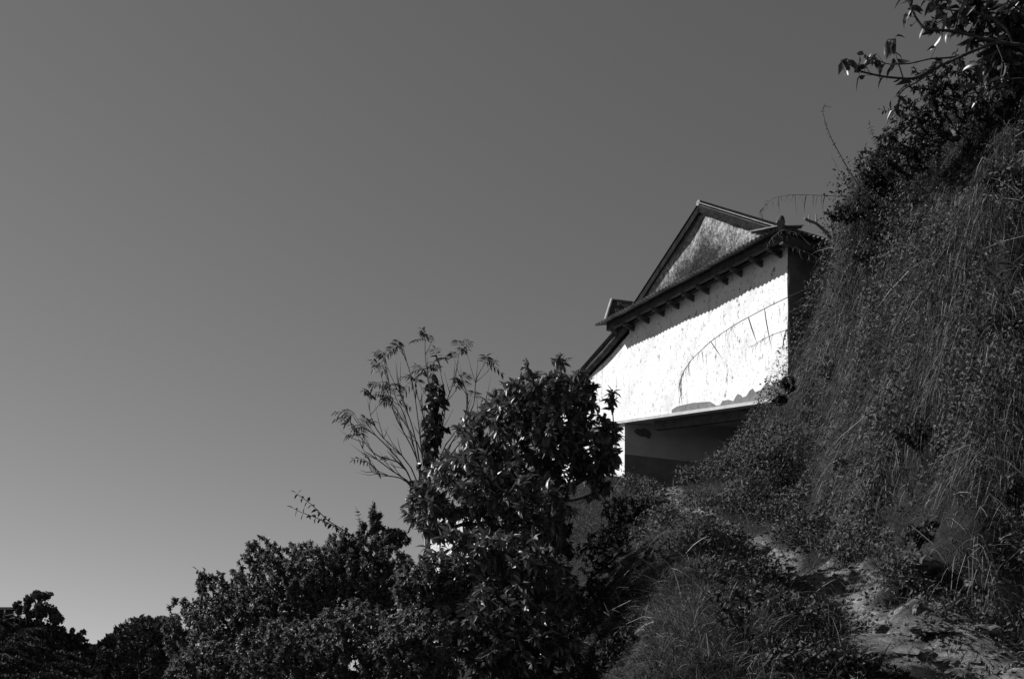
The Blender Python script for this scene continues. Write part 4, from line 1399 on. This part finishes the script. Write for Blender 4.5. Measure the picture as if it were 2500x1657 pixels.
def rock(name, label, u, v, Y, size, rot=0.0, tilt=(0, 0), seed=1, group=None, parent=None, sink=0.42, v_lift=None):
    o = link(name, rock_mesh(seed, *size), None)
    Y = (on_ground(u, v + 4) or Y) if parent is None else Y
    p = W(u, v, Y)
    if parent is None or v_lift is not None:
        p[2] = gz(p[0], p[1]) + size[2] * (.5 - sink)
    M4 = Matrix.Translation(Vector(p)) @ Matrix.Rotation(rot, 4, 'Z') @ Matrix.Rotation(tilt[0], 4, 'X') @ Matrix.Rotation(tilt[1], 4, 'Y')
    if parent is not None:
        o.parent = parent
        o.matrix_parent_inverse = Matrix.Translation(parent_origin(parent)).inverted()
    else:
        tag(o, label, 'rock', group)
    o.matrix_basis = M4
    return o


led = empty('rock_ledge', W(2220, 1560, 7.9))
tag(led, 'low ledge of bedded grey rock along the path', 'rock')
for k in range(30):
    u = 2040 + 470 * R.random()
    v = 1528 + (u - 2040) * .07 + 105 * R.random() ** 1.3
    Y = 8.35 - (v - 1528) / 125 * 1.1
    big = R.random() < .22
    sx = R.uniform(.35, .7) if big else R.uniform(.10, .3)
    rock('bedded_slab', None, u, v, Y, (sx, sx * R.uniform(.4, .7), R.uniform(.05, .09)), R.uniform(-.35, .2), (R.uniform(.1, .4), R.uniform(-.08, .08)), 200 + k, None, led, .42 if big else .32, .01)
rock('rock_slab', 'streaked squared rock slab at the left end of the ledge', 1982, 1512, 8.45, (.26, .16, .16), -.15, (0, .05), 3, None)
ST = [('pale flat stone in the middle of the path', 2090, 1434, 9.6, (.2, .12, .06)), ('broad stone half sunk in grass above the ledge', 2270, 1388, 9.15, (.45, .25, .12)),
      ('small pointed stone below the broad stone', 2365, 1436, 8.8, (.14, .1, .07)), ('upright pale stone at the foot of the grass above the ledge', 2240, 1497, 8.5, (.09, .07, .13)),
      ('twin pale stone beside the upright pale stone', 2275, 1497, 8.5, (.1, .07, .11)), ('pale stone where the path climbs to the mound', 1865, 1340, 10.8, (.18, .15, .08)),
      ('small stone on the worn path bend', 1935, 1405, 10.0, (.16, .12, .05)), ('stone high on the path towards the house', 1800, 1303, 11.5, (.2, .14, .06)),
      ('small round stone on the mound edge', 1690, 1308, 10.2, (.09, .09, .06)), ('flat stone in the shade below the mound', 1420, 1535, 7.8, (.12, .08, .06)),
      ('grey stone at the foot of the path bend', 1960, 1455, 9.2, (.15, .1, .07))]
for k, (lab, u, v, Y, sz) in enumerate(ST):
    rock('stone', lab, u, v, Y, sz, R.uniform(0, 3), (0.1, .1), 50 + k, 'stones on and beside the path')
X = R.uniform(1.2, 5.5, 60000); Y = R.uniform(6.3, 15, 60000)
k = R.random(len(X)) < path_mask(X, Y) * .35 * (CX + F * X / Y < 2560)
X, Y = X[k], Y[k]
n = len(X)
base_v = np.array([(1, 0, 0), (-.3, .9, 0), (-.8, -.5, 0), (.2, -.9, .1), (.1, .1, .8)])
sz = R.uniform(.006, .03, n) * np.where(R.random(n) < .1, 2, 1)
ang = R.uniform(0, 6.28, n)
V = base_v[None] * sz[:, None, None] * R.uniform(.6, 1.3, (n, 5, 3))
V = np.stack([V[..., 0] * np.cos(ang)[:, None] - V[..., 1] * np.sin(ang)[:, None], V[..., 0] * np.sin(ang)[:, None] + V[..., 1] * np.cos(ang)[:, None], V[..., 2]], -1)
V += np.stack([X, Y, ground_z(X, Y)], -1)[:, None]
mb = MB()
mb.add(V.reshape(-1, 3), None, (np.array([(0, 1, 4), (1, 2, 4), (2, 3, 4), (3, 0, 4)])[None] + np.arange(n)[:, None, None] * 5).reshape(-1, 3))
tag(mb.build('gravel', M['rock']), 'loose gravel and stone chips on the worn path', 'gravel', None, 'stuff')
oc = empty('rock_outcrop', W(2360, 1280, 9.3))
tag(oc, 'crumbling outcrop of thin bedded stones bared in the bank', 'rock')
for k in range(34):
    v = 1115 + 300 * (k / 34) + R.uniform(-8, 8)
    u = 2350 + 20 * math.sin(v * .02) + R.uniform(-45, 45)
    Y = 9.95 - (v - 1115) / 300 * .95
    # set on the bank's surface along the sight line
    for _ in range(60):
        p = W(u, v, Y)
        if gz(p[0], p[1]) > p[2]: break
        Y += .03
    rock('stone', None, u, v, Y + .01, (R.uniform(.10, .26), R.uniform(.1, .16), R.uniform(.03, .07)), R.uniform(-.3, .3), (R.uniform(-.1, .1), R.uniform(-.15, .1)), 100 + k, None, oc)

# ------------------------------------------------------------------ white boundary wall glimpsed behind the tree
mb = MB()
a, b = W(1055, 1320, 15.5), W(1200, 1320, 14.5)
zt, zb = W(1100, 1256, 15)[2], W(1100, 1400, 15)[2]
dv = unit(b - a); nv = np.array([-dv[1], dv[0], 0]) * .15
hexa(mb, [np.r_[(a - nv)[:2], zb], np.r_[(b - nv)[:2], zb], np.r_[(b + nv)[:2], zb], np.r_[(a + nv)[:2], zb],
          np.r_[(a - nv)[:2], zt], np.r_[(b - nv)[:2], zt], np.r_[(b + nv)[:2], zt], np.r_[(a + nv)[:2], zt]])
bw = mb.build('boundary_wall', M['white_wall'])
tag(bw, 'low white wall glimpsed through the broad leaved tree', 'wall')
mb = MB()
bar(mb, np.r_[a[:2] - dv[:2] * .05, zt + .03], np.r_[b[:2] + dv[:2] * .05, zt + .03], .36, .05)
mb.build('coping', M['slab'], bw)

# ------------------------------------------------------------------ the far hill with trees and a hut
YH = 230.0
crest = [(-400, 1380), (-200, 1440), (0, 1505), (60, 1517), (110, 1522), (140, 1535), (160, 1548), (200, 1568), (240, 1590), (262, 1608), (300, 1606), (380, 1600), (520, 1600), (700, 1610)]
cu_, cv_ = np.array([c[0] for c in crest], float), np.array([c[1] for c in crest], float)
us = np.linspace(-400, 700, 90)
rows = []
for j in range(26):
    f = j / 25
    Yr = YH - 75 * f if j else YH
    top = (HY - np.interp(us, cu_, cv_)) / F * YH + EYE
    X = (us - CX) / F * YH + f * 6
    Z = top * (1 - f ** .8) + (-10) * f ** .8 + 1.2 * np.sin(us * .05 + j) * np.sin(j * .9) * (f > 0)
    rows.append(np.stack([X, np.full_like(X, Yr), Z], -1))
back = rows[0] + np.array([0, 90, 0]); back[:, 2] = -10
V = np.concatenate([back] + rows)
mb = MB(); nn = len(us)
i = (np.arange(len(rows))[:, None] * nn + np.arange(nn - 1)[None]).ravel()
mb.add(V, np.stack([i, i + nn, i + nn + 1, i + 1], -1))
tag(mb.build('hillside', M['hill'], None, True), kind='structure')


def clump_quads(mbx, Cc_, r, n, size, tone):
    """Leaf clumps through an uneven ball."""
    x = unit(R.normal(size=(n, 3))) * (R.random((n, 1)) ** .33)
    P = Cc_ + x * np.asarray(r)
    D = unit(x + R.normal(size=(n, 3)) * .6); Nn = unit(x + R.normal(size=(n, 3)) * .7)
    L = size * R.uniform(.6, 1.4, n)
    leaves(mbx, P - D * L[:, None] * .5, D, Nn, L, L * .7, .2, R.uniform(tone[0], tone[1], n))


# brush over the hill's face
mb = MB()
rr = np.concatenate(rows[0:20])
for p in rr[R.choice(len(rr), 5200)]:
    u = CX + F * p[0] / p[1]
    if -40 < u < 430:
        clump_quads(mb, p + np.array([R.uniform(-1, 1), -.4, .1]), (1.1, 1.1, R.uniform(.6, 1.1)), 17, .75, (.04, .075))
tag(mb.build('hill_brush', M['far_leaf'], None, True), 'dark brush covering the far hillside', 'brush', None, 'stuff')


def far_tree(label, u, vfoot, Y, crown, size, group, n=420, lean=0, tone=(.07, .12)):
    foot = W(u, vfoot, Y)
    root = empty('far_tree', foot)
    tag(root, label, 'tree', group)
    tr, cr = MB(), MB()
    c0 = np.mean([W(c[0], c[1], Y) for c in crown], axis=0)
    tube(tr, [foot, foot * .5 + c0 * .5 + np.array([.1, 0, 0]), c0], [.022 * Y / 10 * .8, .02 * Y / 10 * .6, .006 * Y / 10], 6)
    tot = sum(c[2] * c[3] for c in crown)
    for (cu, cv, ru, rv) in crown:
        c_ = W(cu, cv, Y + R.uniform(-.5, .5))
        tube(tr, [foot * .5 + c0 * .5, (c0 + c_) / 2 - np.array([0, 0, .1 * Y / 100]), c_], [.010 * Y / 10, .007 * Y / 10, .003 * Y / 10], 5)
        for _ in range(7):
            o_ = unit(R.normal(size=3)) * R.uniform(.25, .75) * np.array([ru, ru, rv]) / F * Y
            o_ *= 1.5
            k_ = R.uniform(.6, .9)
            clump_quads(cr, c_ + o_, (k_ * ru / F * Y, k_ * ru / F * Y, k_ * rv / F * Y), int(2.6 * n * ru * rv / tot / 7), size * .7, tone)
    tr.build('trunk', M['bark'], root)
    tag(cr.build('crown', M['far_leaf'], root, True), kind='stuff')
    return root


G1 = 'trees on the crest of the far hill'
far_tree('tallest far hill tree with a flat spreading top', 88, 1525, 229, [(105, 1452, 16, 8), (72, 1463, 10, 10), (90, 1447, 10, 5), (118, 1456, 5, 4)], .8, G1, 520)
far_tree('dense tree under the flat topped tree on the far hill', 98, 1522, 228, [(102, 1485, 16, 14), (95, 1498, 12, 10), (108, 1495, 9, 9)], .8, G1, 520)
far_tree('tree at the left of the far hill clump beside the hut', 72, 1514, 229, [(68, 1485, 9, 14), (76, 1500, 7, 8)], .8, G1, 380)
far_tree('dense tree at the right end of the far hill clump', 134, 1534, 229, [(132, 1490, 10, 10), (138, 1508, 12, 14), (128, 1505, 8, 10)], .8, G1, 520)
far_tree('small round tree right beside the hut', 44, 1512, 230, [(44, 1477, 8, 8), (46, 1490, 6, 8)], .7, G1, 260)
far_tree('small narrow tree half way down the far crest', 177, 1560, 227, [(177, 1540, 5, 8)], .6, G1, 160)
far_tree('two lobed tree lower down the far crest', 198, 1572, 227, [(203, 1543, 6, 7), (192, 1551, 7, 7), (200, 1560, 9, 7)], .6, G1, 260)
far_tree('spiky low plant on the far crest', 157, 1546, 229, [(157, 1541, 5, 4)], .7, G1, 60)
far_tree('flat bush overhanging the lower end of the far crest', 228, 1592, 224, [(228, 1580, 10, 5), (222, 1588, 9, 7)], .6, G1, 180)
G2 = 'round crowned trees in the valley'
far_tree('highest round crowned tree in the valley wood', 345, 1680, 112, [(345, 1530, 28, 26), (330, 1560, 30, 30), (365, 1555, 28, 30), (340, 1620, 40, 40)], .75, G2, 1400, 0, (.06, .10))
far_tree('round crowned tree at the left of the valley wood', 290, 1680, 110, [(285, 1575, 22, 20), (300, 1545, 18, 16), (275, 1620, 24, 40), (305, 1610, 25, 40)], .75, G2, 1300, 0, (.06, .10))
far_tree('low dark tree at the mouth of the valley', 258, 1690, 108, [(256, 1570, 11, 12), (255, 1610, 14, 25), (262, 1650, 20, 25)], .75, G2, 700, 0, (.035, .06))
far_tree('round crowned tree behind the end of the thicket', 405, 1680, 115, [(400, 1535, 25, 24), (420, 1560, 28, 30), (395, 1590, 28, 40), (425, 1620, 30, 40)], .75, G2, 1400, 0, (.06, .10))

# forked sparse tree in the foreground of the valley
Ys = 45.0
foot = W(340, 1700, Ys)
root = empty('sparse_tree', foot)
tag(root, 'sparse forked tree with bare pale limbs before the valley wood', 'tree')
T = [W(u, v, Ys + R.normal() * .6) for u, v in ((300, 1560), (320, 1575), (345, 1580), (365, 1595), (255, 1590), (265, 1600), (310, 1630), (375, 1590), (350, 1555), (335, 1600), (385, 1615), (300, 1580), (290, 1645))]
pos, chains, cnt = grow(foot, T, [W(341, 1645, Ys)], .5, .08, .35)
tr, cr = MB(), MB()
limbs(pos, chains, cnt, tr, .014, .5, 6, .07)
for ch in chains[1:]:
    clump_quads(cr, pos[ch[-1]], (.34, .34, .26), 80, .16, (.03, .06))
tr.build('trunk', M['bark'], root, True)
tag(cr.build('crown', M['far_leaf'], root, True), kind='stuff')

# hut and rail fence on the far hill
hut = empty('hut', W(15, 1500, 231))
tag(hut, 'low dark roofed hut with a pale post on the far hill', 'hut')
mb = MB()
P = [W(-30, 1512, 231), W(34, 1512, 231), W(34, 1512, 235), W(-30, 1512, 235), W(-30, 1490, 231), W(34, 1490, 231), W(34, 1490, 235), W(-30, 1490, 235)]
hexa(mb, P); mb.build('wall', M['wood'], hut)
mb = MB()
rz = W(0, 1488, 231)[2]
ridge = W(0, 1481, 233)[2]
x0, x1 = W(-36, 0, 231)[0], W(38, 0, 231)[0]
xm = W(18, 0, 231)[0]
mb.add([(x0, 230, rz), (x1, 230, rz), (x1, 236, rz), (x0, 236, rz), (x0, 233, ridge), (xm, 233, ridge)], [(0, 1, 5, 4), (2, 3, 4, 5)], [(1, 2, 5), (3, 0, 4)])
mb.build('roof', M['dark_wood'], hut)
mb = MB(); tube(mb, [W(12, 1488, 230), W(10, 1505, 230)], .16, 6); mb.build('post', M['far_wall'], hut)
fence = empty('rail_fence', W(40, 1515, 229))
tag(fence, 'rail fence running along the far crest below the hut', 'fence')
fp = [(10, 1518), (36, 1512), (48, 1518), (64, 1520)]
tops = []
for u, v in fp:
    mb = MB(); a = W(u, v + 4, 228.5); b = W(u, v - 18, 228.5); tube(mb, [a, b], .07, 5); mb.build('post', M['pale_wood'], fence)
for q in (-15, -6):
    for k in range(3):
        mb = MB(); tube(mb, [W(fp[k][0], fp[k][1] + q, 228.45), W(fp[k + 1][0], fp[k + 1][1] + q, 228.45)], .05, 5); mb.build('rail', M['pale_wood'], fence)
print('objects', len(bpy.data.objects), 'tris', sum(sum(len(p.vertices) - 2 for p in m.polygons) for m in bpy.data.meshes if len(m.polygons) < 2000))
